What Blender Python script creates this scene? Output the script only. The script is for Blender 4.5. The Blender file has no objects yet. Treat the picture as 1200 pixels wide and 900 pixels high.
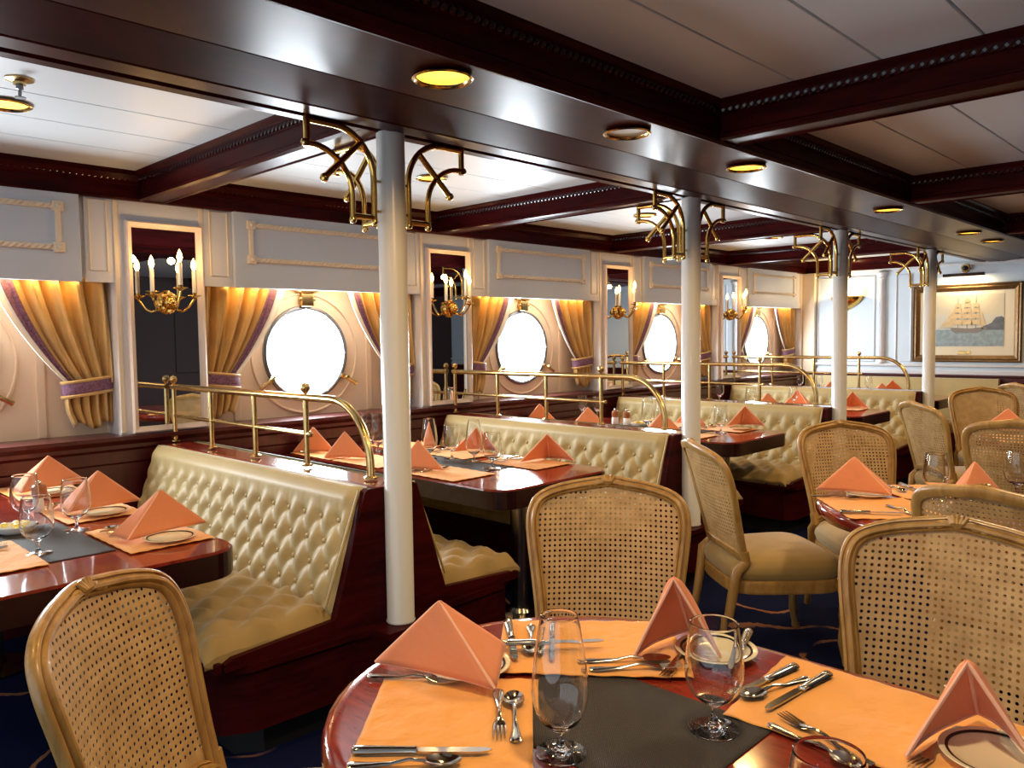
import bpy, bmesh, math, random
from mathutils import Vector, Matrix
import numpy as np
random.seed(7)
rng = np.random.default_rng(7)
scene = bpy.context.scene
COL = scene.collection
PI = math.pi
sin, cos = math.sin, math.cos

# ------------------------------------------------------------------ materials
def lin(c):
    return tuple(((v / 255) / 12.92 if v / 255 <= .04045 else ((v / 255 + .055) / 1.055) ** 2.4) for v in c) + (1,)

def newmat(name):
    m = bpy.data.materials.new(name)
    m.use_nodes = True
    nt = m.node_tree
    b = nt.nodes['Principled BSDF']
    return m, nt, b

def setp(b, **k):
    for n, v in k.items():
        b.inputs[n.replace('_', ' ')].default_value = v

def simple(name, col, rough=.5, metal=0, noise=0, nscale=40, bump=0, bscale=60, coat=0, sheen=0, spec=.5):
    m, nt, b = newmat(name)
    c = lin(col)
    setp(b, Base_Color=c, Roughness=rough, Metallic=metal)
    b.inputs['Coat Weight'].default_value = coat
    b.inputs['Coat Roughness'].default_value = .06
    b.inputs['Sheen Weight'].default_value = sheen
    b.inputs['Specular IOR Level'].default_value = spec
    tc = nt.nodes.new('ShaderNodeTexCoord')
    if noise:
        n = nt.nodes.new('ShaderNodeTexNoise'); n.inputs['Scale'].default_value = nscale; n.inputs['Detail'].default_value = 4
        nt.links.new(tc.outputs['Object'], n.inputs['Vector'])
        r = nt.nodes.new('ShaderNodeValToRGB')
        r.color_ramp.elements[0].position = .3; r.color_ramp.elements[1].position = .7
        r.color_ramp.elements[0].color = tuple(v * (1 - noise) for v in c[:3]) + (1,)
        r.color_ramp.elements[1].color = tuple(min(1, v * (1 + noise)) for v in c[:3]) + (1,)
        nt.links.new(n.outputs['Fac'], r.inputs['Fac']); nt.links.new(r.outputs['Color'], b.inputs['Base Color'])
    if bump:
        n = nt.nodes.new('ShaderNodeTexNoise'); n.inputs['Scale'].default_value = bscale; n.inputs['Detail'].default_value = 5
        nt.links.new(tc.outputs['Object'], n.inputs['Vector'])
        bp = nt.nodes.new('ShaderNodeBump'); bp.inputs['Strength'].default_value = bump; bp.inputs['Distance'].default_value = .004
        nt.links.new(n.outputs['Fac'], bp.inputs['Height']); nt.links.new(bp.outputs['Normal'], b.inputs['Normal'])
    return m

def wood(name, c1, c2, rough=.2, scale=(1, 12, 12), coat=.4, nscale=3.0, spec=.5, croughness=.06):
    m, nt, b = newmat(name)
    setp(b, Roughness=rough)
    b.inputs['Coat Weight'].default_value = coat; b.inputs['Coat Roughness'].default_value = croughness
    b.inputs['Specular IOR Level'].default_value = spec
    tc = nt.nodes.new('ShaderNodeTexCoord'); mp = nt.nodes.new('ShaderNodeMapping')
    mp.inputs['Scale'].default_value = scale
    n = nt.nodes.new('ShaderNodeTexNoise'); n.inputs['Scale'].default_value = nscale; n.inputs['Detail'].default_value = 6; n.inputs['Roughness'].default_value = .6
    n.inputs['Distortion'].default_value = .8
    r = nt.nodes.new('ShaderNodeValToRGB')
    r.color_ramp.elements[0].position = .35; r.color_ramp.elements[1].position = .68
    r.color_ramp.elements[0].color = lin(c1); r.color_ramp.elements[1].color = lin(c2)
    L = nt.links.new
    L(tc.outputs['Object'], mp.inputs['Vector']); L(mp.outputs['Vector'], n.inputs['Vector'])
    L(n.outputs['Fac'], r.inputs['Fac']); L(r.outputs['Color'], b.inputs['Base Color'])
    return m

def emis(name, col, strength):
    m, nt, b = newmat(name)
    setp(b, Base_Color=lin(col))
    b.inputs['Emission Color'].default_value = lin(col); b.inputs['Emission Strength'].default_value = strength
    return m

def glassmat(name, tint=(250, 252, 252), ior=1.45):
    m, nt, b = newmat(name)
    setp(b, Base_Color=lin(tint), Roughness=0.0, IOR=ior)
    b.inputs['Transmission Weight'].default_value = 1
    return m

def panemat(name):
    m, nt, b = newmat(name)
    nt.nodes.remove(b)
    out = nt.nodes['Material Output']
    t = nt.nodes.new('ShaderNodeBsdfTransparent'); g = nt.nodes.new('ShaderNodeBsdfGlossy'); g.inputs['Roughness'].default_value = .02
    mx = nt.nodes.new('ShaderNodeMixShader'); mx.inputs[0].default_value = .04
    nt.links.new(t.outputs[0], mx.inputs[1]); nt.links.new(g.outputs[0], mx.inputs[2])
    nt.links.new(mx.outputs[0], out.inputs['Surface'])
    return m

def carpetmat():
    m, nt, b = newmat('navy scroll carpet')
    setp(b, Roughness=.95); b.inputs['Specular IOR Level'].default_value = .1
    L = nt.links.new; N = nt.nodes.new
    tc = N('ShaderNodeTexCoord')
    n1 = N('ShaderNodeTexNoise'); n1.inputs['Scale'].default_value = 1.3; n1.inputs['Detail'].default_value = 1
    L(tc.outputs['Object'], n1.inputs['Vector'])
    sub = N('ShaderNodeMath'); sub.operation = 'SUBTRACT'; sub.inputs[1].default_value = .5
    ab = N('ShaderNodeMath'); ab.operation = 'ABSOLUTE'
    L(n1.outputs['Fac'], sub.inputs[0]); L(sub.outputs[0], ab.inputs[0])
    n2 = N('ShaderNodeTexNoise'); n2.inputs['Scale'].default_value = 28
    L(tc.outputs['Object'], n2.inputs['Vector'])
    mul = N('ShaderNodeMath'); mul.operation = 'MULTIPLY'; mul.inputs[1].default_value = .012
    L(n2.outputs['Fac'], mul.inputs[0])
    ad = N('ShaderNodeMath'); ad.operation = 'ADD'; L(ab.outputs[0], ad.inputs[0]); L(mul.outputs[0], ad.inputs[1])
    r = N('ShaderNodeValToRGB'); r.color_ramp.interpolation = 'CONSTANT'
    e = r.color_ramp.elements
    e[0].position = 0; e[0].color = (1, 1, 1, 1); e[1].position = .0105; e[1].color = (0, 0, 0, 1)
    L(ad.outputs[0], r.inputs['Fac'])
    n3 = N('ShaderNodeTexNoise'); n3.inputs['Scale'].default_value = 2.2; L(tc.outputs['Object'], n3.inputs['Vector'])
    r3 = N('ShaderNodeValToRGB'); r3.color_ramp.elements[0].position = .46; r3.color_ramp.elements[1].position = .52; L(n3.outputs['Fac'], r3.inputs['Fac'])
    mm = N('ShaderNodeMath'); mm.operation = 'MULTIPLY'; L(r.outputs['Color'], mm.inputs[0]); L(r3.outputs['Color'], mm.inputs[1])
    mx = N('ShaderNodeMix'); mx.data_type = 'RGBA'; mx.inputs[6].default_value = lin((14, 22, 58)); mx.inputs[7].default_value = lin((150, 104, 76))
    L(mm.outputs[0], mx.inputs[0]); L(mx.outputs[2], b.inputs['Base Color'])
    return m

def canemat(name, c1, c2):
    m, nt, b = newmat(name)
    setp(b, Roughness=.5)
    L = nt.links.new; N = nt.nodes.new
    tc = N('ShaderNodeTexCoord')
    w = N('ShaderNodeTexWave'); w.inputs['Scale'].default_value = 42; w.wave_type = 'BANDS'; w.bands_direction = 'DIAGONAL'; w.inputs['Distortion'].default_value = 2
    n = N('ShaderNodeTexNoise'); n.inputs['Scale'].default_value = 22; n.inputs['Detail'].default_value = 3
    L(tc.outputs['Object'], w.inputs['Vector']); L(tc.outputs['Object'], n.inputs['Vector'])
    r = N('ShaderNodeValToRGB'); r.color_ramp.elements[0].position = .25; r.color_ramp.elements[1].position = .75
    r.color_ramp.elements[0].color = lin(c1); r.color_ramp.elements[1].color = lin(c2)
    L(n.outputs['Fac'], r.inputs['Fac']); L(r.outputs['Color'], b.inputs['Base Color'])
    bp = N('ShaderNodeBump'); bp.inputs['Strength'].default_value = .18; bp.inputs['Distance'].default_value = .001
    L(w.outputs['Fac'], bp.inputs['Height']); L(bp.outputs['Normal'], b.inputs['Normal'])
    return m

def clothmat(name, col, wscale=420, sheen=.2, noise=.06, wrinkle=.35):
    m, nt, b = newmat(name)
    c = lin(col)
    setp(b, Base_Color=c, Roughness=.85); b.inputs['Sheen Weight'].default_value = sheen
    b.inputs['Specular IOR Level'].default_value = .25
    L = nt.links.new; N = nt.nodes.new
    tc = N('ShaderNodeTexCoord')
    n = N('ShaderNodeTexNoise'); n.inputs['Scale'].default_value = 14; n.inputs['Detail'].default_value = 3
    L(tc.outputs['Object'], n.inputs['Vector'])
    bp = N('ShaderNodeBump'); bp.inputs['Strength'].default_value = wrinkle; bp.inputs['Distance'].default_value = .012
    L(n.outputs['Fac'], bp.inputs['Height'])
    n2 = N('ShaderNodeTexNoise'); n2.inputs['Scale'].default_value = wscale
    L(tc.outputs['Object'], n2.inputs['Vector'])
    bp2 = N('ShaderNodeBump'); bp2.inputs['Strength'].default_value = .2; bp2.inputs['Distance'].default_value = .001
    L(n2.outputs['Fac'], bp2.inputs['Height']); L(bp.outputs['Normal'], bp2.inputs['Normal'])
    L(bp2.outputs['Normal'], b.inputs['Normal'])
    return m

def ribmat(name, col, scale=150):
    m, nt, b = newmat(name)
    setp(b, Roughness=.75)
    L = nt.links.new; N = nt.nodes.new
    tc = N('ShaderNodeTexCoord')
    w = N('ShaderNodeTexWave'); w.inputs['Scale'].default_value = scale / 6.28; w.bands_direction = 'DIAGONAL'
    L(tc.outputs['Object'], w.inputs['Vector'])
    r = N('ShaderNodeValToRGB')
    c = lin(col)
    r.color_ramp.elements[0].color = tuple(v * .35 for v in c[:3]) + (1,); r.color_ramp.elements[1].color = tuple(v * 1.6 for v in c[:3]) + (1,)
    L(w.outputs['Fac'], r.inputs['Fac']); L(r.outputs['Color'], b.inputs['Base Color'])
    bp = N('ShaderNodeBump'); bp.inputs['Strength'].default_value = .6; bp.inputs['Distance'].default_value = .002
    L(w.outputs['Fac'], bp.inputs['Height']); L(bp.outputs['Normal'], b.inputs['Normal'])
    return m

M = {}
M['mahog'] = wood('dark polished mahogany', (40, 9, 10), (66, 15, 15), rough=.3, scale=(1, 1, 8), coat=0, spec=.04)
M['mahog_wall'] = wood('maroon mahogany panelling', (62, 13, 18), (82, 22, 26), rough=.3, scale=(8, 8, 1), coat=.15)
M['mahog_top'] = wood('red mahogany table top', (112, 34, 24), (150, 52, 34), rough=.13, scale=(2, 14, 2), coat=.6)
M['mahog_dark'] = wood('very dark mahogany edge', (28, 7, 9), (42, 10, 12), rough=.22, scale=(2, 2, 10), coat=.15, spec=.4)
M['chairwood'] = wood('golden beech chair wood', (152, 114, 58), (186, 146, 84), rough=.34, scale=(9, 9, 2), coat=.12)
M['cane'] = canemat('woven cane', (172, 136, 86), (204, 168, 114))
M['velvet'] = simple('gold tan velvet', (160, 132, 74), rough=.75, noise=.12, nscale=7, sheen=.35, bump=.15, bscale=120)
M['vinyl'] = simple('buttoned tan upholstery', (178, 156, 102), rough=.5, noise=.07, nscale=5, sheen=.2, bump=.1, bscale=140)
M['white'] = simple('white painted panel', (212, 213, 216), rough=.45, noise=.02, nscale=3)
M['valance'] = simple('pale blue grey painted panel', (196, 204, 214), rough=.45, noise=.02, nscale=3)
M['cream'] = simple('cream moulding paint', (232, 216, 190), rough=.45)
M['blush'] = simple('pale blush frame paint', (240, 222, 204), rough=.35)
M['niche'] = simple('warm cream niche paint', (236, 214, 186), rough=.5, noise=.03, nscale=2)
M['bluewall'] = simple('pale blue painted bulkhead', (204, 218, 228), rough=.5, noise=.02, nscale=2)
M['column'] = simple('glossy white column paint', (206, 206, 202), rough=.28, coat=.3)
M['ceil'] = simple('white ceiling plank', (214, 221, 224), rough=.4, noise=.015, nscale=2)
M['groove'] = simple('ceiling groove grey', (120, 124, 126), rough=.7)
M['brass'] = simple('polished brass', (214, 172, 92), rough=.16, metal=1)
M['brass2'] = simple('aged brass', (206, 176, 116), rough=.22, metal=1, noise=.12, nscale=30)
M['steel'] = simple('stainless steel', (206, 200, 188), rough=.13, metal=1)
M['chrome'] = simple('warm chrome', (186, 178, 160), rough=.2, metal=1)
M['iron'] = simple('grey port ring metal', (120, 122, 124), rough=.35, metal=.8)
M['mirror'] = simple('mirror glass', (232, 234, 236), rough=.01, metal=1)
M['coral'] = clothmat('coral napkin linen', (226, 142, 98))
M['hem'] = clothmat('pale coral hem', (243, 188, 156))
M['peach'] = clothmat('peach place mat cloth', (236, 166, 84), wrinkle=.9)
M['darkmat'] = ribmat('charcoal ribbed mat', (52, 46, 40), 900)
M['plate'] = simple('ivory china', (238, 226, 190), rough=.12, coat=.4)
M['plateline'] = simple('black plate line', (24, 20, 22), rough=.2)
M['gold_drape'] = simple('gold satin curtain', (206, 166, 96), rough=.5, noise=.12, nscale=9, sheen=.4)
M['lining'] = simple('white curtain lining', (240, 236, 224), rough=.7, sheen=.2)
M['purple'] = simple('mottled purple trim', (122, 84, 108), rough=.7, noise=.5, nscale=90)
M['candle'] = simple('ivory candle sleeve', (238, 226, 204), rough=.4)
M['bulb'] = emis('glowing flame bulb', (255, 196, 110), 14)
M['lampdisc'] = emis('warm lamp disc', (255, 190, 60), 2.0)
M['lampoff'] = simple('unlit lamp disc', (196, 176, 140), rough=.4)
M['carpet'] = carpetmat()
M['maroon'] = simple('deep maroon inboard wall', (40, 12, 14), rough=.6)
M['black'] = simple('black recess', (10, 9, 12), rough=.6)
M['glass'] = glassmat('clear drinking glass')
M['pane'] = panemat('porthole pane')
M['peppertop'] = simple('brown wooden mill top', (150, 92, 56), rough=.35)
M['porcelain'] = simple('white porcelain', (232, 234, 236), rough=.2)
M['butter'] = simple('yellow butter', (240, 210, 90), rough=.5)
M['giltframe'] = simple('gilded picture frame', (112, 84, 48), rough=.4, metal=.5, noise=.25, nscale=40)
M['passepartout'] = simple('cream picture mount', (226, 214, 186), rough=.8)

# ------------------------------------------------------------------ mesh helper
class MB:
    def __init__(s): s.v = []; s.f = []; s.m = []; s.sm = []
    def add(s, vs, fs, mi=0, smooth=True):
        o = len(s.v); s.v.extend([tuple(p) for p in vs])
        for f in fs: s.f.append(tuple(i + o for i in f)); s.m.append(mi); s.sm.append(smooth)
        return s
    def box(s, x0, x1, y0, y1, z0, z1, bev=0, mi=0, mat=None):
        bm = bmesh.new()
        bmesh.ops.create_cube(bm, size=1)
        for v in bm.verts:
            v.co = Vector(((x0 + x1) / 2 + v.co.x * (x1 - x0), (y0 + y1) / 2 + v.co.y * (y1 - y0), (z0 + z1) / 2 + v.co.z * (z1 - z0)))
        if bev:
            bmesh.ops.bevel(bm, geom=bm.edges[:], offset=bev, segments=2, profile=.6, affect='EDGES')
        if mat is not None: bm.transform(mat)
        bm.verts.index_update()
        s.add([v.co.copy() for v in bm.verts], [[v.index for v in f.verts] for f in bm.faces], mi, False)
        bm.free(); return s
    def prism(s, poly, z0, z1, mi=0, axis='z', smooth=False):
        n = len(poly)
        mk = {'z': lambda a, b, c: (a, b, c), 'x': lambda a, b, c: (c, a, b), 'y': lambda a, b, c: (a, c, b)}[axis]
        vs = [mk(a, b, z0) for a, b in poly] + [mk(a, b, z1) for a, b in poly]
        fs = [tuple(range(n - 1, -1, -1)), tuple(range(n, 2 * n))]
        s.add(vs, fs, mi, False)
        s.add(vs, [(i, (i + 1) % n, n + (i + 1) % n, n + i) for i in range(n)], mi, smooth)
        return s
    def tube(s, path, r, n=8, closed=False, caps=True, mi=0):
        P = [Vector(p) for p in path]; m = len(P)
        R = r if hasattr(r, '__len__') else [r] * m
        T = []
        for i in range(m):
            if closed: t = P[(i + 1) % m] - P[i - 1]
            else: t = P[min(i + 1, m - 1)] - P[max(i - 1, 0)]
            T.append(t.normalized())
        u = T[0].orthogonal().normalized()
        vs = []
        for i in range(m):
            u = (u - T[i] * u.dot(T[i])).normalized(); w = T[i].cross(u)
            for k in range(n):
                a = 2 * PI * k / n
                vs.append(P[i] + (u * cos(a) + w * sin(a)) * R[i])
        fs = []
        for i in range(m if closed else m - 1):
            j = (i + 1) % m
            for k in range(n):
                fs.append((i * n + k, i * n + (k + 1) % n, j * n + (k + 1) % n, j * n + k))
        if caps and not closed:
            fs.append(tuple(range(n - 1, -1, -1))); fs.append(tuple((m - 1) * n + k for k in range(n)))
        return s.add(vs, fs, mi)
    def lathe(s, prof, n=24, c=(0, 0, 0), mi=0, axis='z', sx=1, sy=1):
        vs = []; fs = []; idx = []
        mk = {'z': lambda a, b, z: (a, b, z), 'x': lambda a, b, z: (z, a, b), 'y': lambda a, b, z: (a, z, b)}[axis]
        for r, z in prof:
            if r < 1e-6:
                idx.append([len(vs)]); p = mk(0, 0, z); vs.append((p[0] + c[0], p[1] + c[1], p[2] + c[2]))
            else:
                idx.append(list(range(len(vs), len(vs) + n)))
                for k in range(n):
                    a = 2 * PI * k / n; p = mk(r * cos(a) * sx, r * sin(a) * sy, z); vs.append((p[0] + c[0], p[1] + c[1], p[2] + c[2]))
        for a, b in zip(idx[:-1], idx[1:]):
            for k in range(n):
                if len(a) == 1 and len(b) == 1: break
                if len(a) == 1: fs.append((a[0], b[(k + 1) % n], b[k]))
                elif len(b) == 1: fs.append((a[k], a[(k + 1) % n], b[0]))
                else: fs.append((a[k], a[(k + 1) % n], b[(k + 1) % n], b[k]))
        return s.add(vs, fs, mi)
    def ball(s, c, r, n=10, mi=0, sc=(1, 1, 1)):
        vs = []; fs = []
        k = n // 2
        pr = [(sin(PI * i / k) * r, -cos(PI * i / k) * r) for i in range(k + 1)]
        t = MB(); t.lathe([(a if 0 < i < k else 0, b) for i, (a, b) in enumerate(pr)], n)
        return s.add([(p[0] * sc[0] + c[0], p[1] * sc[1] + c[1], p[2] * sc[2] + c[2]) for p in t.v], t.f, mi)
    def grid(s, nu, nv, fn, mi=0, closeu=False):
        vs = [fn(i / (nu if closeu else nu - 1), j / (nv - 1)) for j in range(nv) for i in range(nu)]
        fs = []
        for j in range(nv - 1):
            for i in range(nu if closeu else nu - 1):
                i2 = (i + 1) % nu
                fs.append((j * nu + i, j * nu + i2, (j + 1) * nu + i2, (j + 1) * nu + i))
        return s.add(vs, fs, mi)
    def sweep(s, frames, prof, closed=True, mi=0, caps=False):
        # frames: list of (origin, axis a, axis b); prof: closed 2D loop
        n = len(prof); m = len(frames); vs = []
        for o, a, b in frames:
            for p, q in prof: vs.append(Vector(o) + Vector(a) * p + Vector(b) * q)
        fs = []
        for i in range(m if closed else m - 1):
            j = (i + 1) % m
            for k in range(n): fs.append((i * n + k, i * n + (k + 1) % n, j * n + (k + 1) % n, j * n + k))
        if caps and not closed: fs += [tuple(range(n - 1, -1, -1)), tuple((m - 1) * n + k for k in range(n))]
        return s.add(vs, fs, mi)
    def xf(s, mat):
        s.v = [tuple(mat @ Vector(p)) for p in s.v]; return s
    def join(s, o, mat=None):
        vs = o.v if mat is None else [tuple(mat @ Vector(p)) for p in o.v]
        off = len(s.v); s.v.extend(vs); s.f.extend(tuple(i + off for i in f) for f in o.f); s.m.extend(o.m); s.sm.extend(o.sm); return s
    def build(s, name, mats, parent=None, solid=0, smooth=None, subsurf=0, off=0):
        me = bpy.data.meshes.new(name)
        me.from_pydata(s.v, [], s.f)
        for m in (mats if isinstance(mats, (list, tuple)) else [mats]): me.materials.append(M[m])
        me.polygons.foreach_set('material_index', s.m)
        me.polygons.foreach_set('use_smooth', [bool(q) for q in s.sm] if smooth is None else [smooth] * len(s.f))
        bm = bmesh.new(); bm.from_mesh(me); bmesh.ops.recalc_face_normals(bm, faces=bm.faces[:])
        for e in bm.edges:
            if len(e.link_faces) == 2 and e.calc_face_angle(0) > .75: e.smooth = False
        bm.to_mesh(me); bm.free()
        me.update()
        o = bpy.data.objects.new(name, me); COL.objects.link(o)
        if parent is not None: o.parent = parent
        if solid:
            md = o.modifiers.new('thickness', 'SOLIDIFY'); md.thickness = solid; md.offset = off
        if subsurf:
            md = o.modifiers.new('smooth', 'SUBSURF'); md.levels = subsurf; md.render_levels = subsurf
        return o

def empty(name, loc=(0, 0, 0), rz=0):
    o = bpy.data.objects.new(name, None); COL.objects.link(o)
    o.location = loc; o.rotation_euler = (0, 0, rz); o.empty_display_size = .1
    return o
def tag(o, label, cat, group=None):
    o['label'] = label; o['category'] = cat
    if group: o['group'] = group
    return o
def struct(o):
    o['kind'] = 'structure'; return o
KIDS = {}
def copy_tree(o, parent=None):
    c = o.copy(); COL.objects.link(c)
    if parent is not None: c.parent = parent
    for ch in list(o.children): copy_tree(ch, c)
    return c
def inst(proto, used, loc, rz, label, cat, group=None):
    """first use moves the prototype itself, later ones copy it with its parts"""
    if used.get(proto.name): o = copy_tree(proto)
    else: o = proto; used[proto.name] = True
    o.location = loc; o.rotation_euler = (0, 0, rz)
    for k in ('label', 'category', 'group'):
        if k in o: del o[k]
    tag(o, label, cat, group)
    return o
USED = {}
def arc(cx, cy, r, a0, a1, n):
    return [(cx + r * cos(a0 + (a1 - a0) * i / n), cy + r * sin(a0 + (a1 - a0) * i / n)) for i in range(n + 1)]
# light levels (W) and exposure
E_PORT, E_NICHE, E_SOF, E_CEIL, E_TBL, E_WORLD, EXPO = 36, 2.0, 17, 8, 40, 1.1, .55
# ------------------------------------------------------------------ camera
cam = bpy.data.cameras.new('camera'); camo = bpy.data.objects.new('camera', cam); COL.objects.link(camo)
yaw, pit, rol = .772659591, .058578815, -.0135697338
f = Vector((-sin(yaw) * cos(pit), cos(yaw) * cos(pit), -sin(pit)))
r0 = f.cross(Vector((0, 0, 1))).normalized(); u0 = r0.cross(f)
r_ = r0 * cos(rol) + u0 * sin(rol); u_ = r_.cross(f)
camo.matrix_world = Matrix(((r_.x, u_.x, -f.x, 0), (r_.y, u_.y, -f.y, 0), (r_.z, u_.z, -f.z, 1.45), (0, 0, 0, 1)))
cam.sensor_width = 36; cam.sensor_fit = 'HORIZONTAL'; cam.lens = 933.3 / 1200 * 36
cam.clip_start = .05; cam.clip_end = 200
scene.camera = camo

# ------------------------------------------------------------------ room shell
XW = -4.5          # pilaster face of the window wall
YF = 10.05         # far bulkhead
PIT = 2.09         # bay pitch
YB = 1.855         # first booth axis
RW = 2.4
def P(k): return YB + PIT * k

struct(MB().box(-4.75, RW + .1, -2.6, YF + .1, -.06, 0).build('floor', 'carpet'))
# ceiling: planks with grooves running along the ship
cm = MB()
cm.box(-4.75, RW + .1, -2.6, YF + .1, 2.372, 2.42)
for x0, x1 in [(-4.45, -4.01), (-4.003, -3.665), (-3.658, -3.308), (-3.301, -2.3)]: cm.box(x0, x1, -2.6, YF, 2.36, 2.3725, .003)
xs = [-2.3, -1.62, -1.31, -1.005, -.7, -.395, -.09, .215, .52, .825, 1.13, 1.435, 1.74, 2.045, RW]
for a, b in zip(xs[:-1], xs[1:]): cm.box(a + .004, b - .004, -2.6, YF, 2.36, 2.3725, .003)
struct(cm.build('ceiling', 'ceil'))

def beam_profile(w, zb, zt, rope=True):
    """cross-section half outline of a moulded beam, returned as a full closed loop (a, z)"""
    h = w / 2
    R = [(h - .02, zb), (h, zb + .006), (h, zb + .022), (h - .008, zb + .028), (h - .008, zt - .055), (h + .006, zt - .05), (h + .012, zt - .03), (h + .012, zt - .022), (h + .03, zt - .008), (h + .03, zt)]
    Lf = [(-a, z) for a, z in reversed(R)]
    under = [(-h + .02, zb), (-h + .026, zb + .006), (-h + .04, zb + .006), (h - .04, zb + .006), (h - .026, zb + .006)]
    return R + Lf + under
def rope_bm(p0, p1, r=.011):
    p0 = Vector(p0); p1 = Vector(p1); L = (p1 - p0).length; d = (p1 - p0).normalized()
    n = int(L / .03); t = MB(); up = Vector((0, 0, 1)); sd = d.cross(up)
    for i in range(n):
        c = p0 + d * (i + .5) * L / n
        a = d * .016 + up * .012; 
        t.tube([c - a, c - a * .5, c, c + a * .5, c + a], [r * .35, r * .85, r, r * .85, r * .35], 6)
    return t
def beam(axis, pos, a0, a1, w, zb=2.21, zt=2.36, rope=True):
    pr = beam_profile(w, zb, zt)
    b = MB(); b.prism([(pos + p, z) for p, z in pr], a0, a1, axis='y' if axis == 'y' else 'x')
    o = struct(b.build('beam', 'mahog'))
    if rope:
        t = MB()
        for s in (-1, 1):
            off = pos + s * (w / 2 + .004)
            if axis == 'y': t.join(rope_bm((off, a0, zt - .04), (off, a1, zt - .04)))
            else: t.join(rope_bm((a0, off, zt - .04), (a1, off, zt - .04)))
        t.build('rope_moulding', 'mahog_dark', o)
    return o
# the longitudinal main beam, in stepped sections: moulded edge at the column line, sloped cheek, lamp soffit
mb = MB()
prof = [(-2.49, 2.36), (-2.49, 2.225), (-2.475, 2.212), (-2.43, 2.212), (-2.42, 2.224), (-2.395, 2.224), (-2.385, 2.210), (-2.29, 2.206), (-2.272, 2.214),
        (-2.262, 2.203), (-2.05, 2.232), (-2.03, 2.222), (-2.01, 2.232), (-1.995, 2.212), (-1.665, 2.21), (-1.645, 2.204), (-1.63, 2.212), (-1.628, 2.24), (-1.638, 2.25), (-1.638, 2.305),
        (-1.622, 2.31), (-1.616, 2.33), (-1.616, 2.34), (-1.598, 2.352), (-1.598, 2.36)]
mb.prism(prof, -2.6, YF, axis='y')
main = struct(mb.build('beam', 'mahog'))
rope_bm((-1.62, -2.4, 2.322), (-1.62, YF, 2.322)).build('rope_moulding', 'mahog_dark', main)
for k in range(-1, 4): beam('x', P(k) - .065, XW + .02, -2.45, .15)
for k in range(-1, 4): beam('x', 2.93 + 2.2 * k, -1.62, RW, .165)
# crown along the window wall and the far bulkhead
cp = [(0, 2.21), (.03, 2.21), (.04, 2.22), (.04, 2.285), (.055, 2.29), (.06, 2.31), (.085, 2.335), (.085, 2.36), (0, 2.36)]
c = MB(); c.prism([(XW + a, z) for a, z in cp], -2.6, YF, axis='y'); cr = struct(c.build('trim_1', 'mahog'))
rope_bm((XW + .052, -.5, 2.315), (XW + .052, YF - .1, 2.315)).build('rope_moulding', 'mahog_dark', cr)
c = MB(); c.prism([(YF - a, z) for a, z in cp], XW, -3.05, axis='x'); struct(c.build('trim_2', 'mahog'))

# window wall: header, pilasters, niches with round port openings
NX = -4.7
def niche_y(k): return P(k) - .265, P(k) + .225      # pilaster span; niche runs from +.225 to the next -.265
wl = MB()
wl.box(-4.78, XW - .02, -2.6, YF + .1, 1.79, 2.4)
for k in range(-2, 5):
    a, b = niche_y(k)
    wl.box(-4.78, XW, a, b if k < 4 else YF + .1, 0, 2.3)
    # raised stiles over the niche and shallow panel beads
    wl.box(XW - .02, XW, a - .14, a, 1.77, 2.23); wl.box(XW - .02, XW, b, b + .175, 1.77, 2.23)
wl.box(-4.78, -4.71, -2.6, YF, 0, .96)
wall_left = struct(wl.build('wall_left', 'white'))
nb = MB()
for k in range(-2, 4):
    b = niche_y(k)[1]; a = niche_y(k + 1)[0]; cy = P(k) + 1.0; cz = 1.362; n = 48; r = .31
    y0, y1, z0, z1 = b - .01, a + .01, .93, 1.80
    inner = [(cy + r * cos(2 * PI * i / n), cz + r * sin(2 * PI * i / n)) for i in range(n)]
    outer = []
    for i in range(n):
        dx, dz = cos(2 * PI * i / n), sin(2 * PI * i / n)
        t = min(((y1 - cy) / dx if dx > 1e-6 else (y0 - cy) / dx if dx < -1e-6 else 9), ((z1 - cz) / dz if dz > 1e-6 else (z0 - cz) / dz if dz < -1e-6 else 9))
        outer.append((cy + dx * t, cz + dz * t))
    # corners
    for (yy, zz) in ((y0, z0), (y0, z1), (y1, z0), (y1, z1)):
        j = min(range(n), key=lambda i: (outer[i][0] - yy) ** 2 + (outer[i][1] - zz) ** 2); outer[j] = (yy, zz)
    vs = [(NX, y, z) for y, z in inner] + [(NX, y, z) for y, z in outer] + [(NX - .035, y, z) for y, z in inner]
    fs = [(i, (i + 1) % n, n + (i + 1) % n, n + i) for i in range(n)] + [(i, (i + 1) % n, 2 * n + (i + 1) % n, 2 * n + i) for i in range(n)]
    nb.add(vs, fs, 0, False)
    # vertical panel beads each side of the port and a surround ring
    for s in (-1, 1): nb.box(NX - .005, NX + .012, cy + s * .5 - .022, cy + s * .5 + .022, .95, 1.79, .006)
    nb.tube([(NX + .004, cy + .395 * cos(t), cz + .395 * sin(t)) for t in [2 * PI * i / 48 for i in range(48)]], .009, 6, closed=True)
nb.build('niche_panel', 'niche', wall_left)
st = MB()
for k in range(-2, 5):
    a, b = niche_y(k)
    for (p, q) in ((a - .13, a - .02), (b + .03, b + .16)):
        if k == 4 and p > a: continue
        pts = [(XW + .001, p + .012, 1.83), (XW + .001, q - .012, 1.83), (XW + .001, q - .012, 2.2), (XW + .001, p + .012, 2.2)]
        st.tube(pts, .006, 6, closed=True)
    # pilaster edge beads
    for y in (a + .012, b - .012): st.box(XW - .002, XW + .008, y - .012, y + .012, .96, 2.21, .004)
st.build('panel_bead', 'cream', wall_left)

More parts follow.
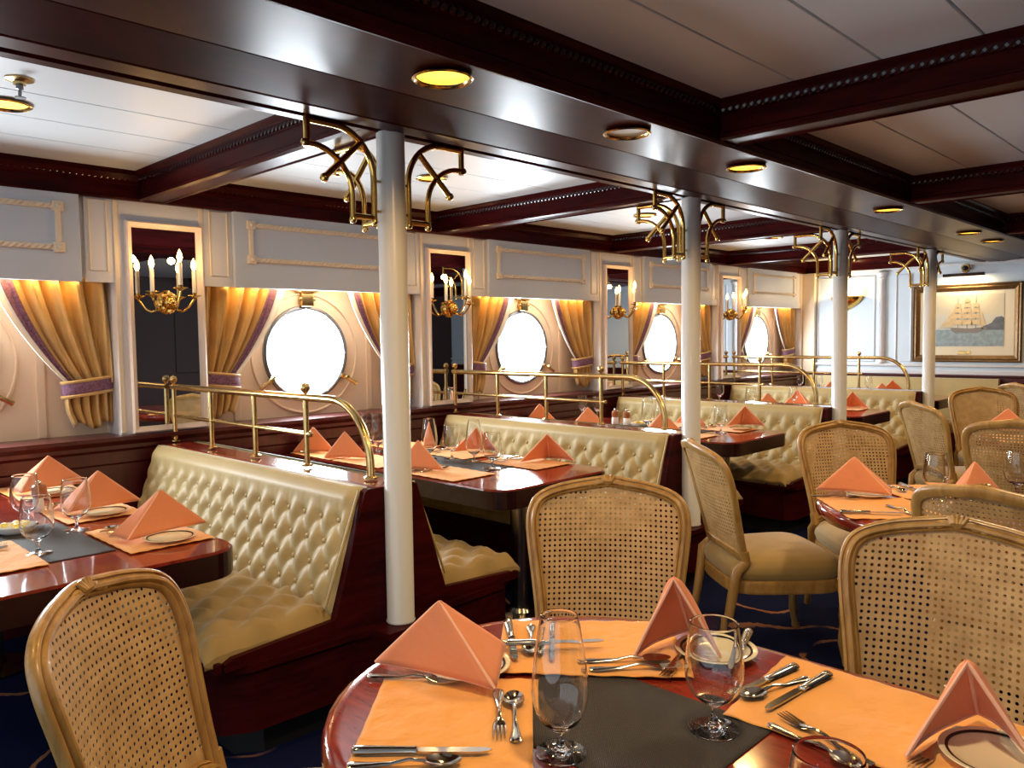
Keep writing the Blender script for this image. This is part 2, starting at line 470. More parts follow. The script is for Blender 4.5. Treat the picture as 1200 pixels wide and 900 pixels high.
# wainscot along the window wall, with ledge and cap mouldings
wa = MB(); wa.prism([(XW - .22, 0), (XW + .035, 0), (XW + .035, .80), (XW + .042, .81), (XW + .042, .87), (XW + .055, .885), (XW + .055, .905), (XW + .075, .93), (XW + .075, .95), (XW - .22, .95)], -2.6, YF, axis='y')
struct(wa.build('trim_3', 'mahog_wall'))
# far bulkhead
wf = MB(); wf.box(-4.75, RW + .1, YF, YF + .1, 0, 2.42); wall_back = struct(wf.build('wall_back', 'bluewall'))
wb = MB(); wb.prism([(YF, 0), (YF - .03, 0), (YF - .03, .86), (YF - .045, .88), (YF - .045, .93), (YF - .06, .94), (YF - .06, .955), (YF, .955)], XW, RW, axis='x')
struct(wb.build('trim_4', 'mahog_wall'))
wd = MB(); wd.box(XW, RW, YF - .02, YF, .956, 1.0, .004); wd.box(XW, RW, YF - .035, YF, 1.045, 1.075, .008); wd.box(XW, RW, YF - .03, YF, 2.19, 2.22, .008); struct(wd.build('trim_5', 'white'))
pm = MB()
for (a, b) in ((-4.31, -3.62), (-3.37, -3.2), (-1.95, -1.2)):
    pm.tube([(a, YF - .002, 1.1), (b, YF - .002, 1.1), (b, YF - .002, 2.13), (a, YF - .002, 2.13)], .011, 6, closed=True)
pm.build('panel_bead', 'white', wall_back)
# fluted half column with capital on the far bulkhead, one square post at the corner
fl = MB(); fl.lathe([(.04, 1.075), (.046, 1.09), (.046, 1.10), (.034, 1.12), (.034, 2.10)], 20, (-3.53, YF - .01, 0))
fl.lathe([(.034, 2.08), (.05, 2.10), (.042, 2.115), (.062, 2.145), (.066, 2.165), (.05, 2.175)], 20, (-3.53, YF - .01, 0))
for i in range(9):
    a = PI + PI * i / 8; fl.tube([(-3.53 + .034 * cos(a), YF - .01 + .034 * sin(a), 1.12), (-3.53 + .034 * cos(a), YF - .01 + .034 * sin(a), 2.09)], .004, 5)
fl.build('fluted_half_column', 'white', wall_back)
cp_ = MB(); cp_.box(-4.5, -4.34, YF - .06, YF, .956, 2.21, .006); cp_.build('corner_post', 'cream', wall_back)
# inboard wall (seen only in the mirrors): dark mahogany with white doors
wr = MB(); wr.box(RW, RW + .1, -2.6, YF + .1, 0, 2.42); wall_right = struct(wr.build('wall_right', 'maroon'))
rp = MB()
for i in range(6):
    y0 = -.6 + 1.8 * i
    rp.box(RW - .02, RW, y0, y0 + 1.2, 1.0, 2.1, .01)
rp.build('raised_panel', 'maroon', wall_right)

# columns
for k in range(4):
    c = MB(); c.lathe([(.053, .362), (.056, .366), (.056, .37), (.053, .374), (.053, 2.215)], 32, (-2.425, P(k), 0))
    o = struct(c.build('column', 'column'))
# window objects (ports)
def make_port(k):
    cy, cz = P(k) + 1.0, 1.362
    w = struct(empty('window_%d' % (k + 2), (NX, cy, cz)))
    b = MB(); b.lathe([(.290, -.01), (.290, .012), (.300, .018), (.314, .014), (.318, .0), (.318, -.03), (.290, -.03), (.290, -.01)], 48, axis='x')
    for i in range(12):
        a = 2 * PI * i / 12; b.ball((.017, .302 * cos(a), .302 * sin(a)), .007, 6)
    b.build('port_ring', 'iron', w)
    g = MB(); g.lathe([(0, -.012), (.29, -.012), (.29, -.006), (0, -.006)], 48, axis='x'); g.build('glass_pane', 'pane', w)
    for s in (-1, 1):
        d = MB(); a = -PI / 2 + s * 1.03
        e = (cos(a), sin(a))
        d.tube([(.02, .30 * e[0], .30 * e[1]), (.04, .34 * e[0], .34 * e[1]), (.045, .40 * e[0], .40 * e[1]), (.045, .42 * e[0], .42 * e[1])], [.02, .014, .012, .016], 8)
        d.tube([(.01, .33 * e[0], .33 * e[1]), (.07, .33 * e[0], .33 * e[1])], .012, 8)
        d.build('dog_latch', 'brass2', w)
    # hinged storm cover swung up above the port, with its hinge lug
    d = MB(); d.lathe([(.0, .05), (.12, .05), (.15, .045), (.158, .03), (.158, .0), (0, 0)], 32, (0.01, 0, .545), axis='x'); d.build('storm_cover', 'brass2', w)
    h = MB(); h.box(.0, .045, -.045, .045, .31, .40, .01); h.tube([(.03, -.06, .36), (.03, .06, .36)], .013, 8); h.build('hinge_lug', 'brass2', w)
    return w
for k in range(-1, 4): make_port(k)
# ------------------------------------------------------------------ valance panels over each niche
BAY = ['window at the left photo edge', 'window left of the nearest column', 'second full round window', 'third full round window', 'last round window before the bulkhead']
for k in range(-1, 4):
    y0, y1 = P(k) + .4, P(k) + 1.655
    a = empty('valance_panel', (XW, (y0 + y1) / 2, 1.99)); tag(a, 'pale blue-grey panel with rope border above the ' + BAY[k + 1], 'wall panel', 'panels above the portholes')
    hw = (y1 - y0) / 2
    MB().box(0, .032, -hw, hw, -.223, .225, .005).build('panel_board', 'valance', a)
    m = MB(); iw = hw - .105
    for zz in (-.055, .15): m.box(.03, .045, -iw, iw, zz - .014, zz + .014, .005); m.join(rope_bm((.046, -iw, zz), (.046, iw, zz), .007))
    for s in (-1, 1):
        m.box(.03, .045, s * iw - .014, s * iw + .014, -.055, .15, .005)
        for zz in (-.055, .15): m.box(.03, .052, s * iw - .026, s * iw + .026, zz - .026, zz + .026, .006); m.ball((.052, s * iw, zz), .014, 8)
    m.build('rope_border', 'cream', a)

# ------------------------------------------------------------------ mirrors and sconces
MIR = ['leftmost of four', 'right of the nearest column', 'third from the left', 'fourth from the left']
for k in range(4):
    a = empty('wall_mirror', (XW, P(k), 1.53)); tag(a, 'tall narrow mirror in a pale frame on the window wall, ' + MIR[k], 'mirror', 'mirrors on the pilasters')
    f_ = MB(); hw, hh = .21, .575
    pts = [(-hw, -hh), (hw, -hh), (hw, hh), (-hw, hh)]
    fr = []
    for i, (y, z) in enumerate(pts):
        fr.append(((0, y, z), (0, -1 if y > 0 else 1, -1 if z > 0 else 1), (1, 0, 0)))
    f_.sweep(fr, [(0, 0), (0, .03), (.008, .036), (.016, .03), (.026, .026), (.034, .014), (.034, 0)], closed=True)
    f_.build('mirror_frame', 'blush', a, smooth=False)
    g = MB(); g.box(.002, .010, -hw + .03, hw - .03, -hh + .03, hh - .03); g.build('mirror_glass', 'mirror', a)
    # brass sconce hung on the mirror
    s = empty('wall_sconce', (XW + .011, P(k), 1.70)); tag(s, 'brass candle sconce with lit bulbs on a mirror, ' + MIR[k], 'wall lamp', 'candle sconces on the mirrors')
    b = MB(); b.lathe([(0, .03), (.03, .028), (.05, .016), (.055, .006), (.05, 0), (0, 0)], 24, axis='x', c=(0, 0, -.03), sy=1.2)
    b.ball((.05, 0, -.03), .034, 12); b.ball((.075, 0, -.035), .018, 10)
    for i in range(8):
        t = 2 * PI * i / 8; b.ball((.03, .042 * cos(t), -.03 + .048 * sin(t)), .014, 6)
    b.build('backplate', 'brass', s)
    for j, (ay, ax, az) in enumerate(((-.115, .10, 0), (.115, .10, 0), (0, .19, .035))):
        m = MB(); pts = []
        for i in range(13):
            t = i / 12; pts.append((.04 + (ax - .04) * t, ay * t if j < 2 else 0, -.03 - .055 * sin(PI * t) + (az + .02) * t ** 2))
        m.tube(pts, .006, 8)
        m.lathe([(.006, -.012), (.014, -.004), (.038, .004), (.036, .008), (.012, .004), (.011, .022), (0, .022)], 20, (ax, ay, az))
        arm = m.build('sconce_arm', 'brass', s)
        d = MB(); d.lathe([(0, .005), (.011, .005), (.011, .14), (.006, .146), (0, .146)], 14, (ax, ay, az)); d.build('candle_sleeve', 'candle', arm)
        d = MB(); d.lathe([(0, .145), (.008, .148), (.015, .168), (.012, .188), (.005, .205), (0, .214)], 12, (ax, ay, az)); d.build('bulb', 'bulb', arm)

# ------------------------------------------------------------------ curtains
def curtain(k, side):
    """side=+1: hangs on the far side of niche k (against the next pilaster); -1: near side"""
    yw = (P(k + 1) - .272) if side > 0 else (P(k) + .232)
    a = empty('curtain', (-4.61, yw, 1.5))
    who = BAY[k + 1]
    tag(a, ('gold purple-trimmed curtain hanging right of the ' if side > 0 else 'gold purple-trimmed curtain hanging left of the ') + who, 'curtain', 'tied-back gold curtains')
    ztop, zt = .28, -.265     # top behind the valance, tie height (rel. 1.5)
    def width(z):
        t = min(1, max(0, (ztop - z) / (ztop - zt)))
        return .56 - .34 * (.55 * t + .45 * t * t)
    def drape(u, z):
        t = min(1, max(0, (ztop - z) / (ztop - zt)))
        amp = .040 * (1 - .5 * t) * min(1, max(0, (u - .15) / .12))
        x = amp * sin(2 * PI * (5.6 * u + .3 * sin(3 * u + t))) + .010 * sin(2 * PI * 13 * u + 2 * t) * min(1, u / .3) + .03 * max(0, .2 - u) / .2
        x += .03 * (u - .5) * t
        return (x, -side * (width(z) * (1 - u)), z)
    def surf(ua, ub, nu, dx=0):
        m = MB()
        def fn(i, j):
            u = ua + (ub - ua) * i; p = drape(u, ztop + (zt - ztop) * j); return (p[0] + dx, p[1], p[2])
        return m.grid(nu, 22, fn)
    surf(.185, 1, 90).build('drape', 'gold_drape', a, solid=.004)
    surf(.085, .19, 12, .003).build('trim_band', 'purple', a, solid=.005)
    surf(0, .09, 8).build('lining_edge', 'lining', a, solid=.005)
    # gathered tail under the tie
    def tail(i, j):
        w = .225 + .02 * sin(PI * j) ; t = j
        x = .028 * (1 - .2 * t) * sin(2 * PI * 5 * i) + .008 * sin(2 * PI * 11 * i)
        zz = zt - .03 - .20 * t + (.02 * sin(9 * i) * t)
        return (x, -side * w * (1 - i) * (.93 if t < .1 else 1 - .14 * t) , zz)
    MB().grid(60, 10, tail).build('tail', 'gold_drape', a, solid=.005)
    m = MB()
    def tie(i, j):
        t = 2 * PI * i
        y = -.115 - .128 * cos(t)
        zz = zt + .02 - .075 * j + (.025 * (-(y) - .115) / .128) * -1 * .6
        return (.052 * sin(t) + .008 * sin(PI * j) * sin(t), side * (y), zz)
    m.grid(36, 7, tie, closeu=True)
    tb = m.build('tieback', 'purple', a, solid=.006)
    m = MB()
    for zz in (0, 1):
        m.tube([(Vector(tie(i / 36, zz)) + Vector((.003 * sin(2 * PI * i / 36), 0, 0))) for i in range(36)], .009, 6, closed=True)
    m.build('piping', 'gold_drape', tb)
    return a
for k in range(-1, 4):
    for s in (-1, 1):
        if k == -1 and s < 0: continue
        curtain(k, s)

# ------------------------------------------------------------------ booth benches
ORD = ['first (nearest)', 'second', 'third', 'fourth (farthest)']
BX0, BX1 = -4.41, -2.50
def tuft(nu, nv, L, Hh, a, b, h, buttons, topband=.0):
    """returns f(u in 0..L, v in 0..Hh)->height; buttons on a staggered lattice"""
    def fh(u, v):
        best = 9
        d = h
        p = (u / a + v / b) ; q = (u / a - v / b)
        s1 = abs(sin(PI * p / 1)); s2 = abs(sin(PI * q / 1))
        body = (s1 * s2) ** .35
        return body
    return fh
def soft(x, e=.05): return (math.sqrt(x * x + e) - math.sqrt(e)) / (math.sqrt(1 + e) - math.sqrt(e))
def make_back(sgn, buttons=True):
    """upholstered back leaning from its foot (y'=.285) to its top (y'=.10); local x along the bench"""
    L = BX1 - BX0; Hh = .46; a, b = .122, .09     # lattice pitch
    NU, NV = 200, 52
    rows = [.10 + i * b * .5 * 1.0 for i in range(0, 5)]
    rows = [.07, .155, .24, .325]
    pos = []
    for r_i, v in enumerate(rows):
        o = 0 if r_i % 2 == 0 else a / 2
        n = int((L - .06 - o) / a)
        for i in range(n + 1):
            u = .06 + o + i * a
            if u < L - .04: pos.append((u, v))
    vr = rows[1] - rows[0]
    def hgt(u, v):
        e = min(u, L - u); edge = min(1, e / .05) ** .5
        et = min(1, (Hh - v) / .05) ** .5; eb = min(1, v / .03) ** .5
        p = ((u - .06) / a + (v - rows[0]) / (2 * vr)); q = ((u - .06) / a - (v - rows[0]) / (2 * vr))
        s = soft(sin(PI * p)) * soft(sin(PI * q))
        if v > rows[-1]:
            o = 0 if (len(rows) - 1) % 2 == 0 else a / 2
            c = soft(sin(PI * (u - .06 - o) / a))
            w = min(1, (v - rows[-1]) / .075)
            s = (1 - w) * min(s, c) + w * (c * .5 * (1 - w) + (1 - .5 * (1 - w)) * 1)
        hh = .019 * s
        # a dimple under each button
        vi = min(range(len(rows)), key=lambda r: abs(rows[r] - v)); o = 0 if vi % 2 == 0 else a / 2
        bu = .06 + o + round((u - .06 - o) / a) * a
        d2 = (u - bu) ** 2 + (v - rows[vi]) ** 2
        return (.018 + hh - .012 * math.exp(-d2 / .0004)) * edge * et * eb + .002
    def base(u, v):
        t = v / Hh
        y = .262 - .155 * t; z = .435 + .455 * t
        return y, z
    nrm = Vector((0, .947, .322))
    def fn(i, j):
        u = i * L; v = j * Hh
        y, z = base(u, v); h = hgt(u, v)
        return (BX0 + u, sgn * (y + nrm.y * h), z + nrm.z * h)
    m = MB(); m.grid(NU, NV, fn)
    # close it behind
    back = [(BX0, sgn * .25, .44), (BX1, sgn * .25, .44), (BX1, sgn * .09, .89), (BX0, sgn * .09, .89)]
    m.add(back, [(0, 1, 2, 3)], 0, False)
    btn = []
    for (u, v) in pos:
        y, z = base(u, v); btn.append((BX0 + u, sgn * (y + .947 * .012), z + .322 * .012))
    return m, btn
def make_seat(sgn):
    L = BX1 - BX0; y0, y1 = .255, .72; a = .17
    def outl(u): return y1
    NU, NV = 110, 40
    m = MB()
    def top(i, j):
        u = i * L; v = y0 + (y1 - y0) * min(1, j / .8) if j < .8 else y1
        z = .47
        x = BX0 + u; e = min(1, (L - u) / .05 + .0) ** .5 * min(1, u / .03 + .2) ** .5
        ce = math.sqrt(max(0, 1 - (1 - min(1, (L - u) / .06)) ** 2))
        def height(v):
            vv = v - y0
            p = (u / a + vv / .19); q = (u / a - vv / .19)
            s = soft(sin(PI * p)) * soft(sin(PI * q))
            c = math.sqrt(max(0, 1 - (1 - min(1, (y1 - v) / .07)) ** 2))
            return .39 + (.070 + .030 * s) * (.45 + .55 * c) * (.3 + .7 * ce)
        if j <= .8:
            yy = v; zz = height(v)
        else:
            t = (j - .8) / .2
            zz = height(y1) * (1 - t) + .375 * t; yy = y1 + .022 * sin(PI * min(1, t * 1.1)) + .004 * sin(u * 60) * sin(PI * t)
        return (x, sgn * yy, zz)
    m.grid(NU, NV, top)
    pts = [Vector(top(1, j / (NV - 1))) for j in range(NV)]
    # end cap
    base = [Vector((p.x, p.y, .374)) for p in pts]
    m.add(pts + base, [(i, i + 1, NV + i + 1, NV + i) for i in range(NV - 1)], 0, False)
    return m
def make_bench(full=True):
    a = empty('booth_bench')
    # plinth with the ledge that carries the column
    b = MB()
    outl = [(BX0 - .04, -.70), (BX1 - .02, -.70), (BX1 + .035, -.60), (BX1 + .05, -.2), (BX1 + .07, -.13), (BX1 + .16, -.12), (BX1 + .16, .12), (BX1 + .07, .13), (BX1 + .05, .2), (BX1 + .035, .60), (BX1 - .02, .70), (BX0 - .04, .70)]
    ins = [(x - (.015 if x > -3 else 0), y * .975) for x, y in outl]
    toe = [(x - (.09 if x > -3 else 0), y * .86) for x, y in outl]
    b.prism(toe, 0, .12, mi=1); b.prism(ins, .12, .335, mi=0); b.prism(outl, .335, .362, mi=0)
    b.build('plinth', ['mahog', 'black'], a)
    m = MB()   # raised tray lip round the seats at the aisle end
    for s in (-1, 1):
        m.prism([(s * .24, .36), (s * .69, .36), (s * .69, .385), (s * .66, .40), (s * .24, .425)], BX1 + .005, BX1 + .03, axis='x')
        m.box(BX0, BX1 + .02, s * .705 - .012, s * .705 + .012, .355, .39, .006)
        m.ball((BX1 - .05, s * .722, .38), .007, 6); m.ball((BX1 - .15, s * .722, .38), .007, 6)
    m.build('seat_rail', 'mahog', a)
    m = MB(); core = [(-.285, .362), (.285, .362), (.125, .875), (.105, .885), (-.105, .885), (-.125, .875)]
    m.prism(core, BX1, BX1 + .035, axis='x'); m.build('end_panel', 'mahog', a)
    for s in (-1, 1):
        m = MB(); m.tube([(BX1 + .003, s * .29, .47), (BX1 + .003, s * .131, .88)], .006, 6); m.build('welt_cord', 'vinyl', a)
    m = MB(); m.prism([(-.255, .36), (.255, .36), (.10, .88), (-.10, .88)], BX0, BX1, axis='x'); m.build('back_core', 'mahog_dark', a)
    m = MB(); m.box(BX0, BX1 + .034, -.07, .07, .868, .89, .006); m.build('top_ledge', 'mahog_top', a)
    for s in (-1, 1):
        bm_, btn = make_back(s)
        bk = bm_.build('back_cushion', 'vinyl', a)
        if s < 0:
            for p in btn:
                q = MB(); q.ball((0, 0, 0), .0115, 8, sc=(1, .7, 1)); 
                if not hasattr(make_bench, 'btn'):
                    make_bench.btn = q.build('button', 'vinyl', bk); o = make_bench.btn
                else:
                    o = make_bench.btn.copy(); COL.objects.link(o); o.parent = bk
                o.location = p
        make_seat(s).build('seat_cushion', 'velvet', a)
    return a
bench = make_bench()
BLAB = ['buttoned tan double booth bench nearest the camera, left of the nearest column', 'buttoned tan double booth bench behind the second table, ending at the second column', 'buttoned tan double booth bench ending behind the third white column', 'buttoned tan double booth bench farthest away, ending behind the fourth column']
for k in range(4): inst(bench, USED, (0, P(k), 0), 0, BLAB[k], 'booth bench', 'double booth benches')
# single bench along the far bulkhead
b = empty('wall_bench', (0, YF - .05, 0)); tag(b, 'low tan wall bench along the pale blue far bulkhead, under the ship painting', 'bench')
m = MB(); m.box(BX0, -2.25, -.64, -.02, .12, .36, .01); m.box(BX0, -2.3, -.56, -.02, 0, .12); m.build('plinth', 'mahog_wall', b)
m = MB(); m.box(BX0, -2.25, -.66, -.16, .362, .47, .03); m.build('seat_cushion', 'velvet', b)
m = MB(); m.prism([(-.18, .44), (-.03, .44), (-.03, .92), (-.10, .92)], BX0, -2.25, axis='x'); m.build('back_cushion', 'vinyl', b)

# ------------------------------------------------------------------ brass rails on the benches
def make_rail():
    a = empty('brass_railing')
    zb, zt = .897, 1.2
    m = MB(); path = [(-4.46, 0, zt), (-3.5, 0, zt), (-2.86, 0, zt)] + [(-2.86 + .26 * sin(t), 0, zt - .26 + .26 * cos(t)) for t in [PI / 2 * i / 10 for i in range(1, 11)]] + [(-2.6, 0, zb)]
    m.tube(path, .0165, 12); m.lathe([(.028, 0), (.028, .006), (.018, .01), (0, .01)], 14, (-2.6, 0, zb)); m.build('top_rail', 'brass2', a)
    m = MB(); m.tube([(-4.44, 0, 1.04), (-3.05, 0, 1.04)], .010, 10); m.ball((-3.04, 0, 1.04), .014, 8); m.build('lower_rail', 'brass2', a)
    for x in (-4.44, -3.99, -3.53, -3.07):
        m = MB(); m.tube([(x, 0, zb), (x, 0, zt + .0)], .0125, 10); m.lathe([(.026, 0), (.026, .006), (.014, .012), (0, .012)], 14, (x, 0, zb)); m.build('post', 'brass2', a)
    for x in (-4.44, -3.07):
        m = MB(); m.lathe([(.008, .0), (.008, .02), (.019, .034), (.021, .045), (.016, .058), (0, .064)], 12, (x, 0, zt)); m.build('finial', 'brass2', a)
    return a
rail = make_rail()
RL = ['curved-end brass railing on the nearest booth bench', 'curved-end brass railing on the second booth bench, ending beside the second column', 'curved-end brass railing on the third booth bench', 'curved-end brass railing on the farthest booth bench']
for k in range(4): inst(rail, USED, (0, P(k), 0), 0, RL[k], 'railing', 'brass booth railings')

# ------------------------------------------------------------------ brass brackets round the columns
def make_bracket():
    a = empty('brass_bracket')
    m = MB(); r = .012
    pts = [(.08, 0, 1.88), (.08, 0, 2.04)] + [(.08 + .17 * (1 - cos(t)), 0, 2.04 + .165 * sin(t)) for t in [PI / 2 * i / 9 for i in range(1, 10)]] + [(.36, 0, 2.205)]
    m.tube(pts, r, 10); m.build('outer_arc', 'brass', a)
    m = MB(); pts = [(.175, 0, 1.88), (.175, 0, 1.97)] + [(.175 + .17 * (1 - cos(t)), 0, 1.97 + .155 * sin(t)) for t in [PI / 2 * i / 9 for i in range(1, 10)]] + [(.365, 0, 2.125)]
    m.tube(pts, r * .9, 10); m.build('inner_arc', 'brass', a)
    m = MB(); m.tube([(.355, 0, 2.11), (.355, 0, 2.215)], r, 10); m.build('end_bar', 'brass', a)
    m = MB(); m.tube([(.08, 0, 1.895), (.175, 0, 1.895)], r * .9, 10); m.build('foot_bar', 'brass', a)
    m = MB(); m.tube([(.13, 0, 2.165), (.285, 0, 2.02)], r, 10); m.ball((.29, 0, 2.015), .017, 8)
    m.build('diagonal_strut', 'brass', a)
    m = MB(); m.tube([(.355, 0, 2.2), (.355, 0, 2.3)], .006, 6); m.build('hanger_rod', 'brass2', a)
    for z in (1.92, 2.03): m = MB(); m.tube([(.05, 0, z), (.085, 0, z)], .006, 6); m.build('fixing_pin', 'brass2', a)
    for x, z in ((.08, 1.88), (.175, 1.88), (.365, 2.125)): m = MB(); m.ball((x, 0, z), .0145, 8); m.build('end_knob', 'brass2', a)
    return a
br = make_bracket()
CN = ['nearest', 'second', 'third', 'fourth']
for k in range(4):
    for dn, rz in (('toward the camera', -PI / 2), ('toward the far bulkhead', PI / 2), ('toward the windows', PI)):
        inst(br, USED, (-2.425, P(k), 0), rz, 'curved brass bracket at the top of the %s column, reaching %s' % (CN[k], dn), 'bracket', 'brass brackets on the columns')

# ------------------------------------------------------------------ recessed lamps
def make_lamp(mat):
    a = empty('recessed_downlight')
    m = MB(); m.lathe([(.078, 0), (.086, -.004), (.09, -.010), (.084, -.014), (.076, -.008), (.074, 0)], 32); m.build('lamp_ring', 'brass2', a)
    m = MB(); m.lathe([(0, -.003), (.077, -.003), (.077, -.0005), (0, -.0005)], 32); m.build('lamp_lens', mat, a)
    return a
lp = make_lamp('lampdisc'); lpo = make_lamp('lampoff')
def lamp_light(x, y, z, e, col=(1, .60, .22), size=2.75, blend=.5):
    l = bpy.data.lights.new('downlight_glow', 'SPOT'); l.energy = e; l.color = col; l.spot_size = size; l.spot_blend = blend; l.shadow_soft_size = .06
    o = bpy.data.objects.new('downlight_glow', l); COL.objects.link(o); o.location = (x, y, z - .02)
SOF = [(-1.8, .1, 1), (-1.785, 1.56, 1), (-1.79, 2.47, 0), (-1.79, 3.38, 1), (-1.8, 5.2, 1), (-1.79, 6.9, 1), (-1.82, 7.7, 1), (-1.8, 9.0, 1)]
NM = {1.56: 'glowing round downlight in the beam soffit nearest the camera, left of the unlit one', 2.47: 'unlit round downlight in the beam soffit', 3.38: 'glowing downlight in the soffit just beyond the unlit one', 5.2: 'glowing downlight in the soffit, third lit one along the beam', 6.9: 'glowing downlight in the soffit, fourth lit one along the beam', 7.7: 'glowing downlight in the soffit, fifth lit one along the beam'}
for x, y, on in SOF:
    z = 2.211
    if y in NM: inst(lp if on else lpo, USED, (x, y, z), 0, NM[y], 'ceiling lamp', 'recessed lamps in the beam')
CL = {-3.48: None}
for k, lab in ((0, 'glowing round downlight in the white ceiling at the left edge of the photo'), (1, 'glowing downlight in the white ceiling right of the nearest column'), (2, 'glowing downlight in the white ceiling beyond the second cross beam'), (3, 'glowing downlight in the white ceiling of the farthest bay')):
    inst(lp, USED, (-3.5, .87 + PIT * k, 2.36), 0, lab, 'ceiling lamp', 'recessed lamps in the white ceiling')
a = empty('fire_sprinkler', (-3.155, .83, 2.36)); tag(a, 'small brass fire sprinkler head on the white ceiling, upper left corner', 'sprinkler')
m = MB(); m.lathe([(0, 0), (.045, 0), (.045, -.005), (.02, -.012), (.02, -.02), (0, -.02)], 24); m.build('escutcheon', 'brass2', a)
m = MB(); m.lathe([(.012, -.018), (.012, -.035), (.005, -.038)], 12); m.tube([(.008, 0, -.035), (.012, 0, -.05), (.003, 0, -.062)], .003, 6); m.tube([(-.008, 0, -.035), (-.012, 0, -.05), (-.003, 0, -.062)], .003, 6); m.lathe([(0, -.062), (.018, -.062), (.018, -.065), (0, -.065)], 14); m.build('sprinkler_head', 'iron', a)

# ------------------------------------------------------------------ far bulkhead furnishings
s = empty('wall_uplight', (-3.95, YF, 1.80)); tag(s, 'brass half-bowl wall uplight glowing on the pale blue far bulkhead', 'wall lamp')
m = MB(); n = 16
def bowl(i, j):
    t = PI * i; r = .03 + .155 * sin(PI / 2 * j) ** .8; return (-r * cos(t) * 1.05, -r * sin(t) * .8, -.06 + .16 * j)
m.grid(n + 1, 8, bowl); m.ball((0, -.01, -.06), .022, 8); m.build('bowl_shade', 'brass', s, solid=.004)
m = MB(); m.tube([(0, -.06, .0), (0, -.06, .05)], .012, 8); m.ball((0, -.06, .06), .02, 8); m.build('bulb', 'bulb', s)
l = bpy.data.lights.new('uplight_glow', 'POINT'); l.energy = 7; l.color = (1, .62, .25); l.shadow_soft_size = .03
o = bpy.data.objects.new('uplight_glow', l); COL.objects.link(o); o.location = (-3.95, YF - .1, 1.95)

# painting of a square-rigged ship
p = empty('framed_painting', (-2.62, YF, 1.54)); tag(p, 'large gilt-framed seascape painting of a full-rigged sailing ship on the far bulkhead', 'painting')
hw, hh = .555, .44
fr = [((x, 0, z), (-1 if x > 0 else 1, 0, -1 if z > 0 else 1), (0, -1, 0)) for x, z in ((-hw, -hh), (hw, -hh), (hw, hh), (-hw, hh))]
m = MB(); m.sweep(fr, [(0, 0), (0, .03), (.012, .045), (.026, .036), (.04, .04), (.07, .02), (.078, .01), (.078, 0)]); m.build('picture_frame', 'giltframe', p, smooth=False)
m = MB(); m.box(-hw + .07, hw - .07, -.008, -.002, -hh + .07, hh - .07); m.build('picture_mount', 'passepartout', p)
M['sky'] = simple('painted pale gold sky', (206, 196, 168), rough=.5, noise=.1, nscale=3); M['sky2'] = simple('painted grey sky', (200, 196, 178), rough=.5, noise=.08, nscale=4)
M['sea'] = simple('painted grey green sea', (140, 156, 160), rough=.5, noise=.2, nscale=25); M['sail'] = simple('painted cream sail', (206, 180, 134), rough=.5, noise=.1, nscale=30); M['hull'] = simple('painted grey hull', (128, 120, 112), rough=.5); M['cliff'] = simple('painted grey headland', (98, 102, 108), rough=.5, noise=.25, nscale=20)
cx0, cx1, cz0, cz1 = -.38, .38, -.26, .32
m = MB()
def flat(poly, d, mi): m.prism(poly, -d - .0006, -d, mi=mi, axis='y')
flat([(cx0, cz0), (cx1, cz0), (cx1, -.07), (cx0, -.07)], .0105, 2)
flat([(cx0, -.07), (cx1, -.07), (cx1, .10), (cx0, .10)], .0105, 0); flat([(cx0, .10), (cx1, .10), (cx1, cz1), (cx0, cz1)], .0105, 1)
flat([(.12, -.07), (.2, -.03), (.26, .0), (.3, .06), (.36, .07), (cx1, .05), (cx1, -.08), (.12, -.08)], .0115, 5)
_f = flat
def flat(poly, d, mi): _f([(x * 1.25 + .06, -.06 + (z + .06) * 1.2) for x, z in poly], d, mi)
flat([(-.16, -.05), (-.17, -.065), (-.14, -.1), (.05, -.1), (.12, -.065), (.115, -.05), (-.02, -.06)], .0125, 4)
for (mx, n, w, zb) in ((-.11, 4, .075, -.03), (-.035, 5, .09, -.03), (.035, 4, .075, -.03)):
    flat([(mx - .0025, -.06), (mx + .0025, -.06), (mx + .002, .24), (mx - .002, .24)], .0132, 4)
    z = zb
    for i in range(n):
        ww = w * (1 - .13 * i) / 2; h = .06 - .005 * i
        flat([(mx - ww, z), (mx, z + .008), (mx + ww, z), (mx + ww * .86, z + h * .9), (mx, z + h * .82), (mx - ww * .86, z + h * .9)], .0142 + .0004 * i, 3); z += h
for (a_, b_, c_) in (((-.16, -.045), (-.26, -.04), (-.12, .12)), ((-.13, .0), (-.22, .0), (-.115, .17)), ((.075, -.04), (.115, -.03), (.08, .10))): flat([a_, b_, c_], .0126 + .0028 * abs(a_[0] + .1), 3)
flat([(-.30, -.052), (-.15, -.058), (-.15, -.052)], .0132, 4)
flat = _f
for xx in (-.32, .17): flat([(xx - .012, -.065), (xx + .012, -.065), (xx, -.02)], .0125, 3)
m.build('canvas', ['sky2', 'sky', 'sea', 'sail', 'hull', 'cliff'], p)
m = MB(); m.box(-.075, .055, -.013, -.008, -.352, -.315, .003); m.build('name_plate', 'brass2', p)
b = empty('picture_lamp', (-2.62, YF, 2.08)); tag(b, 'dark slim picture lamp on the bulkhead above the ship painting', 'lamp')
m = MB(); m.tube([(-.21, -.12, 0), (.21, -.12, 0)], .018, 10); m.build('lamp_tube', 'mahog_dark', b)
m = MB(); m.tube([(0, -.02, 0), (0, -.12, .0)], .008, 8); m.lathe([(.02, 0), (.02, -.01)], 10, axis='y'); m.build('lamp_arm', 'brass2', b)
area_ = bpy.data.lights.new('picture_light', 'AREA'); area_.energy = 3.2; area_.color = (1, .72, .4); area_.shape = 'RECTANGLE'; area_.size = .4; area_.size_y = .03
